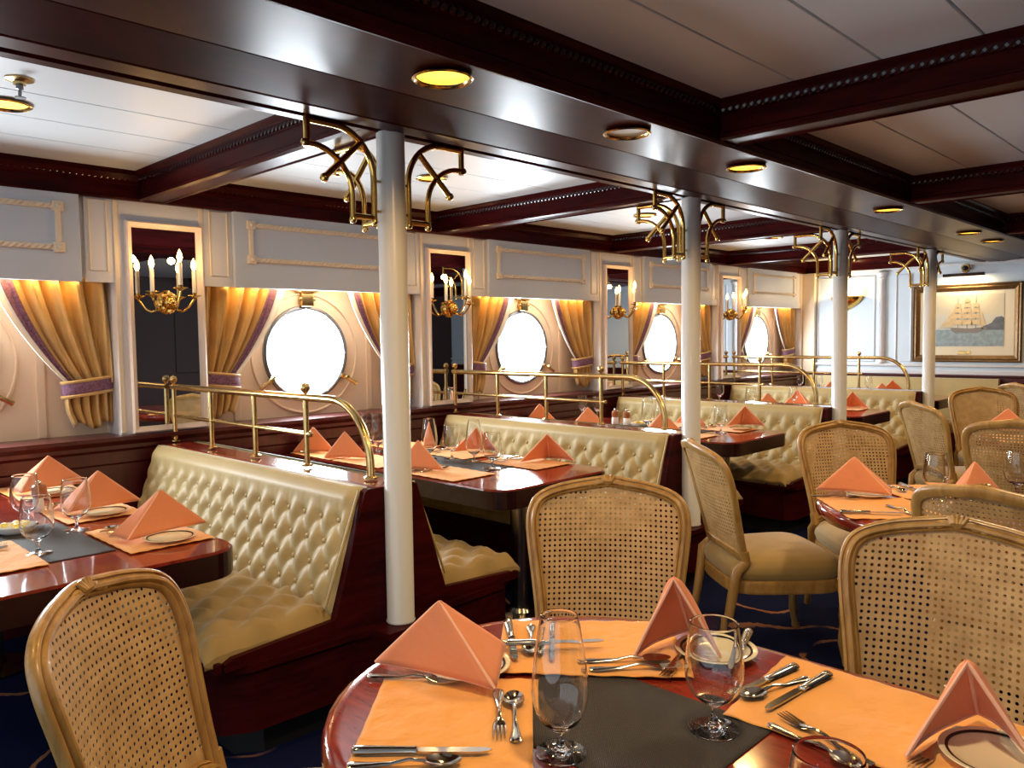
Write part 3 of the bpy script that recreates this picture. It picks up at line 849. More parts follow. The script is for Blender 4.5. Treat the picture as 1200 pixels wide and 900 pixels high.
o = bpy.data.objects.new('picture_light', area_); COL.objects.link(o); o.location = (-2.62, YF - .14, 2.055); o.rotation_euler = (.25, 0, 0)
c = empty('wall_fitting', (-2.62, YF - .03, 2.155)); tag(c, 'small round dark fitting on the far bulkhead above the picture lamp', 'wall fitting')
m = MB(); m.lathe([(0, 0), (.05, 0), (.05, -.015), (.04, -.025), (0, -.025)], 20, axis='y'); m.build('fitting_base', 'brass2', c)
m = MB(); m.ball((0, -.03, 0), .032, 12); m.build('fitting_dome', 'black', c)

# ------------------------------------------------------------------ booth tables
def make_booth_table():
    a = empty('booth_table')
    x0, x1, hw, r = -4.42, -2.53, .42, .12
    outl = [(x0, -hw), (x1 - r, -hw)] + [(x1 - r + r * sin(t), -hw + r - r * cos(t)) for t in [PI / 2 * i / 8 for i in range(1, 9)]] + [(x1 - r + r * cos(t), hw - r + r * sin(t)) for t in [PI / 2 * i / 8 for i in range(0, 9)]] + [(x0, hw)]
    def inset(d):
        c = []
        for x, y in outl: c.append((x - d if x > x0 else x, y - d * (1 if y > 0 else -1) if abs(y) > .2 else y))
        return c
    m = MB(); m.prism(inset(.008), .741, .75); m.prism(inset(.004), .738, .745); m.build('table_top', 'mahog_top', a)
    m = MB(); m.prism(inset(.003), .655, .665); m.prism(outl, .662, .741); m.build('table_edge', 'mahog_dark', a)
    for x in (-2.83, -4.1):
        m = MB(); m.tube([(x, 0, .02), (x, 0, .665)], .045, 20); m.lathe([(.16, 0), (.16, .012), (.06, .03), (.045, .05)], 24, (x, 0, 0)); m.lathe([(.045, .63), (.10, .655), (.10, .662)], 20, (x, 0, 0)); m.build('pedestal_leg', 'chrome', a)
    return a
bt = make_booth_table()
TY = [P(-1) + 1.07 + .03 - .02, P(0) + 1.085, P(1) + 1.085, P(2) + 1.085, P(3) + 1.0]
TN = ['booth table at the left edge', 'second booth table', 'third booth table', 'fourth booth table', 'farthest booth table']
TL = ['mahogany booth table with rounded corner at the left edge of the photo', 'mahogany booth table behind the nearest column, reflecting the window light', 'mahogany booth table behind the second white column', 'mahogany booth table seen behind the third white column', 'mahogany booth table farthest away, by the far bulkhead']
TY[0] = .86
for k in range(5): inst(bt, USED, (0, TY[k], 0), 0, TL[k], 'table', 'mahogany booth tables')

# ------------------------------------------------------------------ round-ended aisle tables
def make_aisle_table():
    a = empty('aisle_table')
    hw, L = .492, .72
    outl = []
    for s in (-1, 1):
        for i in range(25):
            t = -PI / 2 + PI * i / 24
            outl.append((s * (L - hw + hw * cos(t)) , s * hw * sin(t)))
    def sc(d): return [((x - math.copysign(d, x)) if abs(x) > .3 else x, y * (1 - d / hw)) for x, y in outl]
    m = MB(); n = len(outl)
    rings = [(.03, .750), (.014, .750), (.004, .744), (0, .732), (.0, .715), (.008, .70), (.012, .697), (.018, .686), (.03, .684)]
    vs = []; fs = []
    for d, z in rings: vs += [(x, y, z) for x, y in sc(d)]
    for j in range(len(rings) - 1):
        for i in range(n): fs.append((j * n + i, j * n + (i + 1) % n, (j + 1) * n + (i + 1) % n, (j + 1) * n + i))
    m.add(vs, fs); m.add([(x, y, .750) for x, y in sc(.03)], [tuple(range(n))], 0, False); m.add([(x, y, .684) for x, y in sc(.03)], [tuple(range(n))], 0, False)
    m.build('table_top', 'mahog_top', a)
    m = MB(); m.lathe([(.24, 0), (.24, .02), (.10, .05), (.06, .10), (.055, .3), (.07, .5), (.055, .62), (.14, .67), (.14, .684)], 28); m.build('pedestal', 'mahog_dark', a)
    return a
at = make_aisle_table()
TC1 = (-.715, 1.155); TC2 = (-.73, 3.47); TC3 = (-.80, 6.15)
inst(at, USED, TC1 + (0,), 0, 'glossy mahogany round-ended table in the foreground, laid for four', 'table', 'round-ended aisle tables')
inst(at, USED, TC2 + (0,), 0, 'mahogany round-ended table in the middle distance at the right', 'table', 'round-ended aisle tables')
inst(at, USED, TC3 + (0,), 0, 'mahogany round-ended table farthest away at the right edge', 'table', 'round-ended aisle tables')

# ------------------------------------------------------------------ cane-back chairs
CPROF = [(w_ * .968, z_) for w_, z_ in [(.214, .485), (.219, .53), (.224, .58), (.232, .64), (.241, .70), (.250, .76), (.256, .81), (.257, .85), (.250, .885), (.234, .910), (.205, .927), (.165, .939), (.12, .948), (.07, .955), (.03, .961), (0, .963)]]
def backpt(w, z, d=0):
    yb = -.222 - .275 * (z - .5) - .05 * max(0, z - .8) ** 1.0
    y = yb + .05 * (w / .26) ** 2
    return Vector((w, y + d, z + d * .27))
def catmull(pts, n):
    out = []; m = len(pts)
    for i in range(m - 1):
        p0 = pts[max(0, i - 1)]; p1 = pts[i]; p2 = pts[i + 1]; p3 = pts[min(m - 1, i + 2)]
        for k in range(n):
            t = k / n
            out.append(tuple(.5 * (2 * p1[c] + (p2[c] - p0[c]) * t + (2 * p0[c] - 5 * p1[c] + 4 * p2[c] - p3[c]) * t * t + (3 * p1[c] - p0[c] - 3 * p2[c] + p3[c]) * t ** 3) for c in range(len(p1))))
    out.append(tuple(pts[-1])); return out
def chair_loop():
    right = catmull(CPROF, 3)
    left = [(-w, z) for w, z in reversed(right[:-1])]
    bottom = [(-.16, .500), (-.08, .508), (0, .511), (.08, .508), (.16, .500)]
    return right + left + bottom
LOOP = chair_loop()
def make_chair():
    a = empty('dining_chair')
    lp2 = LOOP; n = len(lp2)
    fr = []
    for i in range(n):
        w, z = lp2[i]; o = backpt(w, z)
        t = (backpt(*lp2[(i + 1) % n]) - backpt(*lp2[i - 1])).normalized()
        nn = Vector((-.27 * w, .96, .26)).normalized(); nn = (nn - t * nn.dot(t)).normalized()
        b = nn.cross(t); 
        cen = backpt(0, .74) - o
        if b.dot(cen) < 0: b = -b
        fr.append((o, b, nn))
    pr = [(-.021, -.010), (-.0235, -.002), (-.0225, .006), (-.018, .011), (-.012, .012), (-.0095, .006), (-.006, .006), (-.004, .013), (.002, .018), (.010, .018), (.0135, .012), (.016, .007), (.019, .011), (.023, .009), (.026, .002), (.026, -.006), (.022, -.012), (.0, -.016), (-.012, -.015)]
    pr = [(p_ * .82, q_) for p_, q_ in pr]
    m = MB(); m.sweep(fr, pr)
    fo = m.build('back_frame', 'chairwood', a)
    # carved crest: a small shell with leaves either side
    c = MB(); o = backpt(0, .968)
    for k in range(5):
        t = (k - 2) * .42; c.tube([o + Vector((0, .012, -.018)), o + Vector((.016 * sin(t), .018, -.002)), o + Vector((.03 * sin(t), .010, .004 + .014 * cos(t)))], [.005, .008, .004], 7)
    for s in (-1, 1):
        for (dx, dz, r) in ((.028, -.004, .009), (.045, -.011, .0075), (.062, -.016, .006), (.078, -.019, .004)):
            p_ = backpt(s * dx, .966 + dz); c.ball((p_.x, p_.y + .010, p_.z), r * 1.25, 8, sc=(1.9, .8, .9))
    c.build('carved_crest', 'chairwood', a)
    # cane sheet with real holes
    from bisect import bisect
    side = catmull(CPROF, 3)
    def wmax(z):
        best = 0
        for (w1, z1), (w2, z2) in zip(side[:-1], side[1:]):
            if z1 <= z <= z2 and z2 > z1: best = w1 + (w2 - w1) * (z - z1) / (z2 - z1)
        return best
    pz = .0165; c = MB(); vid = {}
    vs = []; fs = []
    def vert(key, w, z):
        if key not in vid: vid[key] = len(vs); vs.append(backpt(w, z, -.002))
        return vid[key]
    zz0 = .505; nz = int((.96 - zz0) / pz); nw = 16
    for j in range(nz):
        for i in range(-nw, nw):
            w0 = i * pz; z0 = zz0 + j * pz; wc, zc = w0 + pz / 2, z0 + pz / 2
            if abs(wc) + pz * .2 > wmax(min(zc + pz * .3, .962)) or wmax(zc) == 0: continue
            cor = [vert((i, j), w0, z0), vert((i + 1, j), w0 + pz, z0), vert((i + 1, j + 1), w0 + pz, z0 + pz), vert((i, j + 1), w0, z0 + pz)]
            edge = wmax(zc) - abs(wc) < .022 or zc < .53
            if edge:
                fs.append(tuple(cor)); continue
            h = pz * .25
            hole = []
            for q in range(8):
                t = -3 * PI / 4 + 2 * PI * q / 8
                hole.append(len(vs)); vs.append(backpt(wc + h * cos(t), zc + h * sin(t), -.002))
            for q in range(4):
                fs.append((cor[q], hole[2 * q + 1], hole[2 * q])) if False else None
                fs.append((cor[q], cor[(q + 1) % 4], hole[(2 * q + 2) % 8], hole[2 * q + 1], hole[2 * q]))
    c.add(vs, fs, 0, False); c.build('cane_panel', 'cane', a, solid=.0016)
    # rear legs run on from the back posts
    for s in (-1, 1):
        p = [backpt(s * .217, .52), backpt(s * .213, .47), Vector((s * .208, -.222, .43)), Vector((s * .203, -.232, .36)), Vector((s * .197, -.262, .18)), Vector((s * .192, -.312, 0))]
        m = MB(); m.tube(p, [.019, .022, .025, .023, .019, .016], 10); m.build('leg', 'chairwood', a)
        p = [Vector((s * .230, .230, .372)), Vector((s * .236, .240, .355)), Vector((s * .246, .254, .32)), Vector((s * .242, .252, .22)), Vector((s * .236, .246, .10)), Vector((s * .240, .258, .03)), Vector((s * .243, .266, 0))]
        m = MB(); m.tube(catmull([tuple(q) for q in p], 3), [.028] * 4 + [.031] * 3 + [.027] * 3 + [.020] * 3 + [.016] * 3 + [.019] * 3, 10); m.build('leg', 'chairwood', a)
    # seat rail with a shaped apron
    def seat_out(t, d=0):
        x = cos(t); y = sin(t)
        X = math.copysign(abs(x) ** .45, x); Y = math.copysign(abs(y) ** .45, y)
        ww = .236 + .022 * Y - d; return (X * ww, .012 + Y * (.245 - d))
    m = MB(); n = 64; fr = []
    for i in range(n):
        t = 2 * PI * i / n; x, y = seat_out(t); x2, y2 = seat_out(t + .05)
        tg = Vector((x2 - x, y2 - y, 0)).normalized(); nr = Vector((tg.y, -tg.x, 0))
        fr.append(((x, y, .362), nr, (0, 0, 1)))
    m.sweep(fr, [(.0, -.03), (.010, -.032), (.014, -.02), (.010, -.008), (.014, .006), (.010, .022), (0, .026), (-.03, .026), (-.03, -.028)]); m.build('seat_rail', 'chairwood', a)
    m = MB()
    rings = [(.006, .380), (-.008, .396), (-.014, .420), (-.010, .446), (.006, .470), (.035, .487), (.09, .498), (.15, .503), (.2, .505)]
    def cu(i, j):
        q = j * (len(rings) - 1); b0 = min(int(q), len(rings) - 2); t = q - b0
        d = rings[b0][0] * (1 - t) + rings[b0 + 1][0] * t; z = rings[b0][1] * (1 - t) + rings[b0 + 1][1] * t
        x, y = seat_out(2 * PI * i, d); return (x, y, z)
    m.grid(56, 26, cu, closeu=True)
    x = [cu(i / 56, 1) for i in range(56)]; m.add(x, [tuple(range(56))]); m.build('seat_cushion', 'velvet', a)
    return a
ch = make_chair()
CH = [(-1.437, .751, -.823, 'golden cane-back dining chair at the lower left, turned toward the foreground table'),
      (-1.42, 1.835, 3.76, 'golden cane-back dining chair facing the camera across the foreground table'),
      (-.53, 1.865, 3.30, 'large cane-back dining chair at the right edge, facing the foreground table'),
      (-1.69, 3.388, -.69, 'cane-back dining chair in profile with its tan seat showing, right of second column'),
      (-1.45, 4.05, 4.0, 'cane-back dining chair facing the camera behind the middle-distance round-ended table'),
      (-.575, 3.06, -.21, 'cane-back dining chair seen from behind, just beyond the large one at right edge'),
      (-1.585, 6.03, -.735, 'pale cane-back dining chair turned sideways, left of the farthest aisle table'),
      (-1.655, 7.24, 3.72, 'cane-back dining chair facing the camera behind the farthest aisle table'),
      (-1.55, 8.55, -.6, 'cane-back dining chair farthest away, its top showing against the far wainscot'),
      (-1.05, 5.2, .1, 'cane-back dining chair cut by the right edge, before the farthest aisle table')]
for x, y, rz, lab in CH: inst(ch, USED, (x, y, 0), rz, lab, 'chair', 'cane-back dining chairs')
# ------------------------------------------------------------------ tableware prototypes
def make_fork(L=.195):
    a = MB()
    # handle and neck as a flattened sweep, then a bowl that splits into four tines (local x = length, tines at +x)
    st = [(-.5, .0045, .002), (-.48, .0105, .0022), (-.42, .0115, .0022), (-.3, .008, .0024), (-.15, .0048, .0028), (.0, .0040, .003), (.1, .0042, .003), (.17, .0075, .0022), (.22, .0115, .0018), (.28, .0125, .0015)]
    def zz(t): return .004 + .008 * math.exp(-((t - .05) / .13) ** 2) + (.006 * max(0, t - .3) * 4) - .0015 * math.exp(-((t - .27) / .06) ** 2) * 0
    fr = []
    vs = []; n = 10
    for t, w, h in st:
        for k in range(n):
            q = 2 * PI * k / n; vs.append((t * L, w * cos(q), zz(t) + h * sin(q)))
    fs = [(i * n + k, i * n + (k + 1) % n, (i + 1) * n + (k + 1) % n, (i + 1) * n + k) for i in range(len(st) - 1) for k in range(n)]
    fs += [tuple(range(n - 1, -1, -1)), tuple((len(st) - 1) * n + k for k in range(n))]
    a.add(vs, fs)
    for k in range(4):
        y = (-1.5 + k) * .0068
        a.tube([(t * L, y, zz(t)) for t in (.27, .34, .42, .5)], [.0026, .0022, .0019, .001], 6)
    return a
def make_spoon(L=.185):
    a = MB()
    st = [(-.5, .004, .002), (-.48, .0095, .0022), (-.42, .0105, .0022), (-.3, .0075, .0024), (-.12, .0045, .0028), (.05, .0035, .003), (.16, .0042, .003), (.2, .008, .002)]
    def zz(t): return .004 + .008 * math.exp(-((t - .08) / .13) ** 2)
    vs = []; n = 10
    for t, w, h in st:
        for k in range(n):
            q = 2 * PI * k / n; vs.append((t * L, w * cos(q), zz(t) + h * sin(q)))
    fs = [(i * n + k, i * n + (k + 1) % n, (i + 1) * n + (k + 1) % n, (i + 1) * n + k) for i in range(len(st) - 1) for k in range(n)]
    fs += [tuple(range(n - 1, -1, -1))]
    a.add(vs, fs)
    def bowl(i, j):
        t = 2 * PI * i; r = j
        x = .345 * L + r * cos(t) * .165 * L; y = r * sin(t) * (.020 - .003 * cos(t))
        return (x, y, .0025 + .0075 * r * r)
    a.grid(22, 6, bowl, closeu=True)
    def bowl2(i, j):
        p = bowl(i, j); return (p[0], p[1], p[2] - .0016 + .0012 * j)
    a.grid(22, 6, bowl2, closeu=True)
    return a
def make_knife(L=.235):
    a = MB()
    hs = [(-.5, .006, .005), (-.485, .0105, .0065), (-.4, .0105, .0065), (-.2, .0085, .006), (-.06, .0075, .0055), (-.05, .009, .006), (-.035, .009, .006), (-.03, .006, .004)]
    vs = []; n = 10
    for t, w, h in hs:
        for k in range(n):
            q = 2 * PI * k / n; vs.append((t * L, w * cos(q), .0068 + h * sin(q)))
    fs = [(i * n + k, i * n + (k + 1) % n, (i + 1) * n + (k + 1) % n, (i + 1) * n + k) for i in range(len(hs) - 1) for k in range(n)]
    fs += [tuple(range(n - 1, -1, -1)), tuple((len(hs) - 1) * n + k for k in range(n))]
    a.add(vs, fs)
    bl = [(-.03, -.005), (.0, -.0085), (.3, -.0095), (.42, -.009), (.48, -.005), (.5, .001), (.46, .0055), (.3, .0065), (0, .0065), (-.03, .005)]
    m = MB(); m.prism([(t * L, y) for t, y in bl], .0055, .0082)
    return a, m
def goblet_prof(h=.192, R=.0515, rim=.042, foot=.044, stem=.045, fq=.42, t=.0016):
    b0 = stem
    outer = [(0, 0), (foot, 0), (foot, .0014), (foot * .6, .0034), (.012, .0065), (.008, .012), (.0055, .02), (.005, stem - .006), (.012, stem)]
    for i in range(1, 13):
        s = i / 12; ang = s
        z = stem + (h - stem) * s
        q = (s / fq)
        r = R * math.sqrt(max(0, 1 - (1 - q) ** 2)) if s < fq else R + (rim - R) * ((s - fq) / (1 - fq)) ** 1.5
        outer.append((max(.012, r), z))
    inner = [(max(.0, r - t), z) for r, z in outer[9:][::-1]]
    top = [(rim + .0002, h - .004), (rim, h - .001), (rim - t * .15, h + .0002), (rim - t * .5, h + .0006), (rim - t * .85, h + .0002), (rim - t, h - .001), (rim - t + .0002, h - .004)]
    return outer[:-1] + top + inner[1:] + [(0, stem + .005)]
GL = {}
def glass(kind, x, y, z, label, rz=0, group=None):
    if kind not in GL:
        pr = goblet_prof() if kind == 'goblet' else goblet_prof(.235, .048, .0315, .043, .038, .36) if kind == 'tall' else goblet_prof(.21, .040, .032, .036, .085)
        a = empty('water_goblet' if kind == 'goblet' else 'wine_glass')
        # foot and stem, then bowl, as two parts of one blown glass
        MB().lathe(pr, 40).build('glass_body', 'glass', a)
        GL[kind] = a
    return inst(GL[kind], USED, (x, y, z), rz, label, 'glass', group)

def napkin(pts, h, label, group, at=None, fold=.35, bul=0):
    """coral napkin folded into a standing tent: foot corners left, crease, right (world xy) and an apex"""
    L, C, R = [Vector((p[0], p[1], 0)) for p in pts]
    z0 = pts[0][2] if len(pts[0]) > 2 else .757
    mid = (L + R) / 2
    A = Vector(at + (0,)) if at else mid + (C - mid) * fold
    a = empty('folded_napkin', (mid.x, mid.y, z0)); tag(a, label, 'napkin', group)
    A = A - mid; L = L - mid; C = C - mid; R = R - mid
    A.z = h
    for q, p in ((C, pts[1]), (R, pts[2])):
        if len(p) > 2: q.z = p[2] - z0
    rs = random.Random(label)
    k1, k2 = bul + rs.uniform(.001, .005), bul + rs.uniform(.001, .005)
    def face(P0, P1, s, lift=0):
        nrm = (P1 - P0).cross(A - P0).normalized()
        ctr = (L + C + R) / 3
        if nrm.dot((P0 + P1) / 2 - ctr) < 0: nrm = -nrm
        m = MB()
        def fn(i, j):
            b = P0 * (1 - i) + P1 * i
            p = b * (1 - j) + A * j
            bul = s * sin(PI * i) * (1 - j) ** .6 * (j + .25) + .0015 * sin(7 * i + 4 * j) * (1 - j)
            q = p + nrm * (bul + lift * (1 - j))
            # the foot edge curves up a little between the corners
            q.z += .005 * sin(PI * i) * (1 - j) ** 3
            return q
        m.grid(13, 13, fn)
        return m, fn
    f1, fn1 = face(L, C, k1); f2, fn2 = face(C, R, k2)
    f1.build('left_flank', 'coral', a, solid=.004, off=1); f2.build('right_flank', 'coral', a, solid=.004, off=1)
    # doubled hem edges
    m = MB()
    for fn, i in ((fn1, 0), (fn1, 1), (fn2, 1)):
        m.tube([fn(i, j / 12) for j in range(13)], [.0038] * 12 + [.0025], 6)
    m.tube([fn1(i / 12, 0) for i in range(13)], .0028, 6); m.tube([fn2(i / 12, 0) for i in range(13)], .0028, 6)
    m.build('hem', 'hem', a)
    return a
def napkin_std(x, y, rz, label, group, hw=.15, cx=-.10, cd=.10, h=.148, z=.757, ax=0, ad=.03):
    c, s = cos(rz), sin(rz)
    def W(u, v): return (x + c * u - s * v, y + s * u + c * v, z)
    return napkin([W(-hw, 0), W(cx, -cd), W(hw, 0)], h, label, group, at=W(ax, -ad)[:2])

def placemat(corners, z, label, mat='peach', group=None, droop=None, name='place_mat'):
    P_ = [Vector((x, y, 0)) for x, y in corners]
    ctr = sum(P_, Vector()) / 4
    a = MB()
    rs = random.Random(label); ph = rs.uniform(0, 6)
    def fn(i, j):
        p = (P_[0] * (1 - i) + P_[1] * i) * (1 - j) + (P_[3] * (1 - i) + P_[2] * i) * j - ctr
        e = min(i, 1 - i, j, 1 - j)
        zz = .0006 * sin(9 * i + ph) * sin(8 * j) if mat == 'peach' else 0
        zz += .0010 * max(0, .06 - e) / .06 * (1 + sin(40 * (i + j) + ph)) if mat == 'peach' else 0
        if droop: zz -= droop(p + ctr)
        return (p.x, p.y, zz + .0012)
    a.grid(40, 32, fn)
    o = a.build(name, mat, solid=.0016)
    o.location = (ctr.x, ctr.y, z)
    tag(o, label, 'place mat' if name == 'place_mat' else 'table mat', group)
    return o
def rectmat(cx, cy, L, W, rz):
    c, s = cos(rz), sin(rz)
    return [(cx + c * u - s * v, cy + s * u + c * v) for u, v in ((-L / 2, -W / 2), (L / 2, -W / 2), (L / 2, W / 2), (-L / 2, W / 2))]
CUT = {}
def cutlery(kind, p0, p1, z, label, group=None):
    """p0 handle end, p1 working end, in world xy"""
    if kind not in CUT:
        if kind == 'fork': o = make_fork().build('dinner_fork', 'steel')
        elif kind == 'spoon': o = make_spoon().build('table_spoon', 'steel')
        else:
            h, b = make_knife(); o = empty('dinner_knife'); h.build('handle', 'steel', o); b.build('blade', 'steel', o)
        CUT[kind] = o
    L = {'fork': .195, 'spoon': .185, 'knife': .235}[kind]
    mx, my = (p0[0] + p1[0]) / 2, (p0[1] + p1[1]) / 2; ang = math.atan2(p1[1] - p0[1], p1[0] - p0[0])
    return inst(CUT[kind], USED, (mx, my, z), ang, label, kind, group)
def cut_at(kind, x, y, ang, z, label, group=None):
    d = (cos(ang) * .1, sin(ang) * .1)
    return cutlery(kind, (x - d[0], y - d[1]), (x + d[0], y + d[1]), z, label, group)
PLT = []
def plate(x, y, z, label, r=.088, group=None):
    if not PLT:
        a = empty('side_plate')
        m = MB(); m.lathe([(0, .0), (.055, .0), (.058, .002), (.084, .011), (.088, .0135), (.087, .015), (.082, .0145), (.060, .006), (.055, .0045), (0, .0045)], 48); m.build('plate_dish', 'plate', a)
        m = MB(); m.lathe([(.0725, .0113), (.0775, .0133), (.0772, .0139), (.0722, .0119)], 48); m.build('rim_band', 'plateline', a)
        PLT.append(a)
    return inst(PLT[0], USED, (x, y, z), 0, label, 'plate', group)

# ------------------------------------------------------------------ foreground table settings
ZT = .7505
FG = 'foreground round-ended table'
placemat(rectmat(-.86, 1.135, .46, .335, 0), ZT, 'charcoal ribbed mat in the middle of the ' + FG, 'darkmat', name='table_mat')
placemat([(-1.305, .952), (-1.02, .645), (-.80, .855), (-1.082, 1.158)], ZT + .0022, 'peach cloth place mat at the left end of the ' + FG, group='peach mats on the foreground table')
placemat([(-1.357, 1.353), (-1.155, 1.125), (-.845, 1.372), (-1.05, 1.615)], ZT + .0048, 'peach cloth place mat at the far side of the foreground table, before the facing chair', group='peach mats on the foreground table')
placemat([(-.757, 1.615), (-.722, 1.283), (-.26, 1.30), (-.30, 1.60)], ZT + .0022, 'bright yellow-orange place mat at the right of the ' + FG, group='peach mats on the foreground table')
ZM = ZT + .0055
# left setting
napkin([(-1.355, .968, ZM + .016), (-1.077, 1.046, ZM + .017), (-1.214, 1.212, ZM + .017)], .142, 'coral folded napkin tent at the left of the foreground table', None, at=(-1.225, 1.035))
plate(-1.21, 1.10, ZM + .001, 'side plate under the left coral napkin of the foreground table', group='side plates on the foreground table')
cutlery('knife', (-1.108, .734), (-.93, .90), ZM - .0005, 'large dinner knife lying along the lower edge of the left foreground mat')
cutlery('spoon', (-1.075, .706), (-.945, .838), ZM - .0005, 'soup spoon lying just below the dinner knife on the left foreground mat')
cutlery('fork', (-1.088, 1.066), (-.955, .938), ZM - .0005, 'dessert fork with tines toward the camera beside the upright spoon, left foreground mat')
cutlery('spoon', (-.918, .940), (-1.065, 1.085), ZM - .0005, 'dessert spoon with its bowl pointing away, beside the tall wine glass')
cutlery('fork', (-1.32, .945), (-1.19, 1.03), ZM - .0005, 'dinner fork half hidden under the left coral napkin')
# far setting
cutlery('knife', (-1.325, 1.335), (-1.165, 1.195), ZM + .002, 'leftmost dinner knife standing handle-up on the far foreground mat')
cutlery('spoon', (-1.283, 1.372), (-1.15, 1.225), ZM + .002, 'soup spoon between the two knives on the far foreground mat')
cutlery('knife', (-1.262, 1.412), (-1.10, 1.235), ZM + .002, 'dinner knife seen through the tall wine glass on the far foreground mat')
cutlery('knife', (-1.20, 1.235), (-1.095, 1.345), ZM + .014, 'small butter knife lying across the two upright handles')
cutlery('fork', (-1.015, 1.262), (-.885, 1.40), ZM + .002, 'dessert fork lying along the near edge of the far foreground mat')
cutlery('spoon', (-1.045, 1.295), (-.93, 1.405), ZM + .002, 'dessert spoon lying just beyond the dessert fork on the far foreground mat')
napkin([(-.985, 1.372, ZM + .004), (-.965, 1.565, ZM + .0155), (-.835, 1.475, ZM + .0155)], .172, 'tall open coral napkin tent between the glasses at the far side of the foreground table', None, at=(-.925, 1.435), bul=.03)
plate(-.875, 1.525, ZM - .002, 'ivory side plate with a black band beside the tall open napkin', group='side plates on the foreground table')
cutlery('fork', (-.93, 1.49), (-.885, 1.35), ZM + .002, 'fork with its tines poking out below the tall open napkin')
cutlery('knife', (-.845, 1.60), (-.80, 1.475), ZM + .0125, 'butter knife resting on the ivory side plate beside the tall open napkin')
# right setting
cutlery('knife', (-.713, 1.565), (-.742, 1.335), ZM - .002, 'leftmost dinner knife on the yellow-orange right mat')
cutlery('spoon', (-.672, 1.532), (-.722, 1.358), ZM - .002, 'spoon between the two knives on the yellow-orange right mat')
cutlery('knife', (-.646, 1.585), (-.668, 1.33), ZM - .002, 'second dinner knife from the left on the yellow-orange right mat')
cutlery('fork', (-.46, 1.285), (-.635, 1.345), ZM - .002, 'dessert fork with its tines to the left behind the cropped glass, right mat')
cutlery('spoon', (-.632, 1.298), (-.47, 1.262), ZM - .002, 'dessert spoon behind the cropped goblet at the bottom edge')
napkin([(-.425, 1.345, ZM + .004), (-.375, 1.56, ZM + .0155), (-.262, 1.43, ZM + .0155)], .138, 'coral napkin tent at the lower right corner of the photo', None, at=(-.368, 1.46), bul=.022)
plate(-.315, 1.44, ZM - .002, 'ivory side plate under the napkin at the lower right corner', group='side plates on the foreground table')
cutlery('fork', (-.39, 1.50), (-.405, 1.335), ZM - .002, 'fork under the napkin at the lower right corner')
glass('tall', -.853, .98, ZT + .003, 'tall tulip wine glass standing nearest the camera on the charcoal mat')
glass('goblet', -.707, 1.226, ZT + .003, 'round-bowled water goblet standing on the right corner of the charcoal mat')
glass('goblet', -.383, .934, ZT, 'water goblet cropped by the bottom edge of the photo')

# ------------------------------------------------------------------ booth table settings
def setting(tn, ty, x, side, nap, desc, z=ZT, cut=True, plt=True, mat=True, jit=0, **kw):
    """side +1: diner on the far (window-right) bench; -1: diner on the near bench. desc tells the place"""
    y = ty + side * .255
    d = desc
    if mat: placemat(rectmat(x, y, .44, .29, jit), z + .0028, 'peach place mat ' + d, group='peach mats on the booth tables')
    zz = z + .0062
    if plt: plate(x + .135, y + side * .02, zz, 'small side plate ' + d, group='side plates on the booth tables')
    if cut:
        h = -side * PI / 2
        for kind, dx, dy in (('knife', -.15, -.0), ('spoon', -.19, .0), ('fork', -.105, -.01)):
            cut_at(kind, x + dx, y + side * dy, h + jit, zz, {'knife': 'dinner knife ', 'spoon': 'soup spoon ', 'fork': 'dinner fork '}[kind] + d, 'cutlery on the booth tables')
    if nap is not None:
        npx, npy = kw.get('at', (x + kw.get('nx', .03), y + kw.get('ny', 0)))
        napkin_std(npx, npy, nap, 'coral folded napkin ' + d, 'coral napkins on the booth tables', z=zz + (.0165 if plt else .003), **{k: v for k, v in kw.items() if k in ('hw', 'cx', 'cd', 'h', 'ax', 'ad')})
# first table (left edge)
T = TY[0]
placemat(rectmat(-3.12, T - .07, .62, .34, 0), ZT, 'charcoal mat with two goblets on the booth table at the left edge', 'darkmat', name='table_mat')
for x, d in ((-2.93, 'nearest the aisle on the left-edge booth table'), (-3.56, 'second from the aisle on the left-edge booth table'), (-4.22, 'by the window wall on the left-edge booth table')):
    setting(0, T, x, 1, PI / 2 - .12, d, nx=.02, hw=.165, cx=-.13, cd=.10, ny=.03)
setting(0, T, -3.0, -1, None, 'at the near place cut off by the left edge', plt=False)
glass('goblet', -2.955, .765, ZT + .003, 'front round goblet on the charcoal mat of the table at the left edge')
glass('goblet', -3.22, .965, ZT + .003, 'rear round goblet before the second napkin of the table at the left edge')
glass('goblet', -3.50, .87, ZT, 'goblet by the pepper mill at the left edge of the photo')
def mill(x, y, z, label):
    a = empty('pepper_mill', (x, y, z)); tag(a, label, 'pepper mill')
    MB().lathe([(0, 0), (.026, 0), (.028, .01), (.026, .06), (.024, .062), (0, .062)], 24).build('mill_body', 'porcelain', a)
    MB().lathe([(0, .0625), (.027, .0625), (.028, .075), (.026, .105), (.018, .112), (0, .113)], 24).build('mill_top', 'peppertop', a)
    m = MB(); m.ball((0, 0, .121), .009, 10); m.build('mill_knob', 'steel', a)
    return a
mill(-3.72, .98, ZT, 'brown-topped white pepper mill at the left edge of the photo')
def dish(x, y, z, label):
    a = empty('butter_dish', (x, y, z)); tag(a, label, 'butter dish')
    MB().lathe([(0, 0), (.045, 0), (.06, .012), (.068, .03), (.065, .03), (.056, .014), (.042, .006), (0, .006)], 32).build('dish_bowl', 'porcelain', a)
    m = MB()
    rs = random.Random(3)
    for i in range(9): m.ball((rs.uniform(-.035, .035), rs.uniform(-.035, .035), .026 + rs.uniform(0, .008)), .014, 8, sc=(1, 1, .7))
    m.build('butter_curls', 'butter', a)
    return a
dish(-3.36, .80, ZT, 'white dish of butter curls at the left edge of the photo')
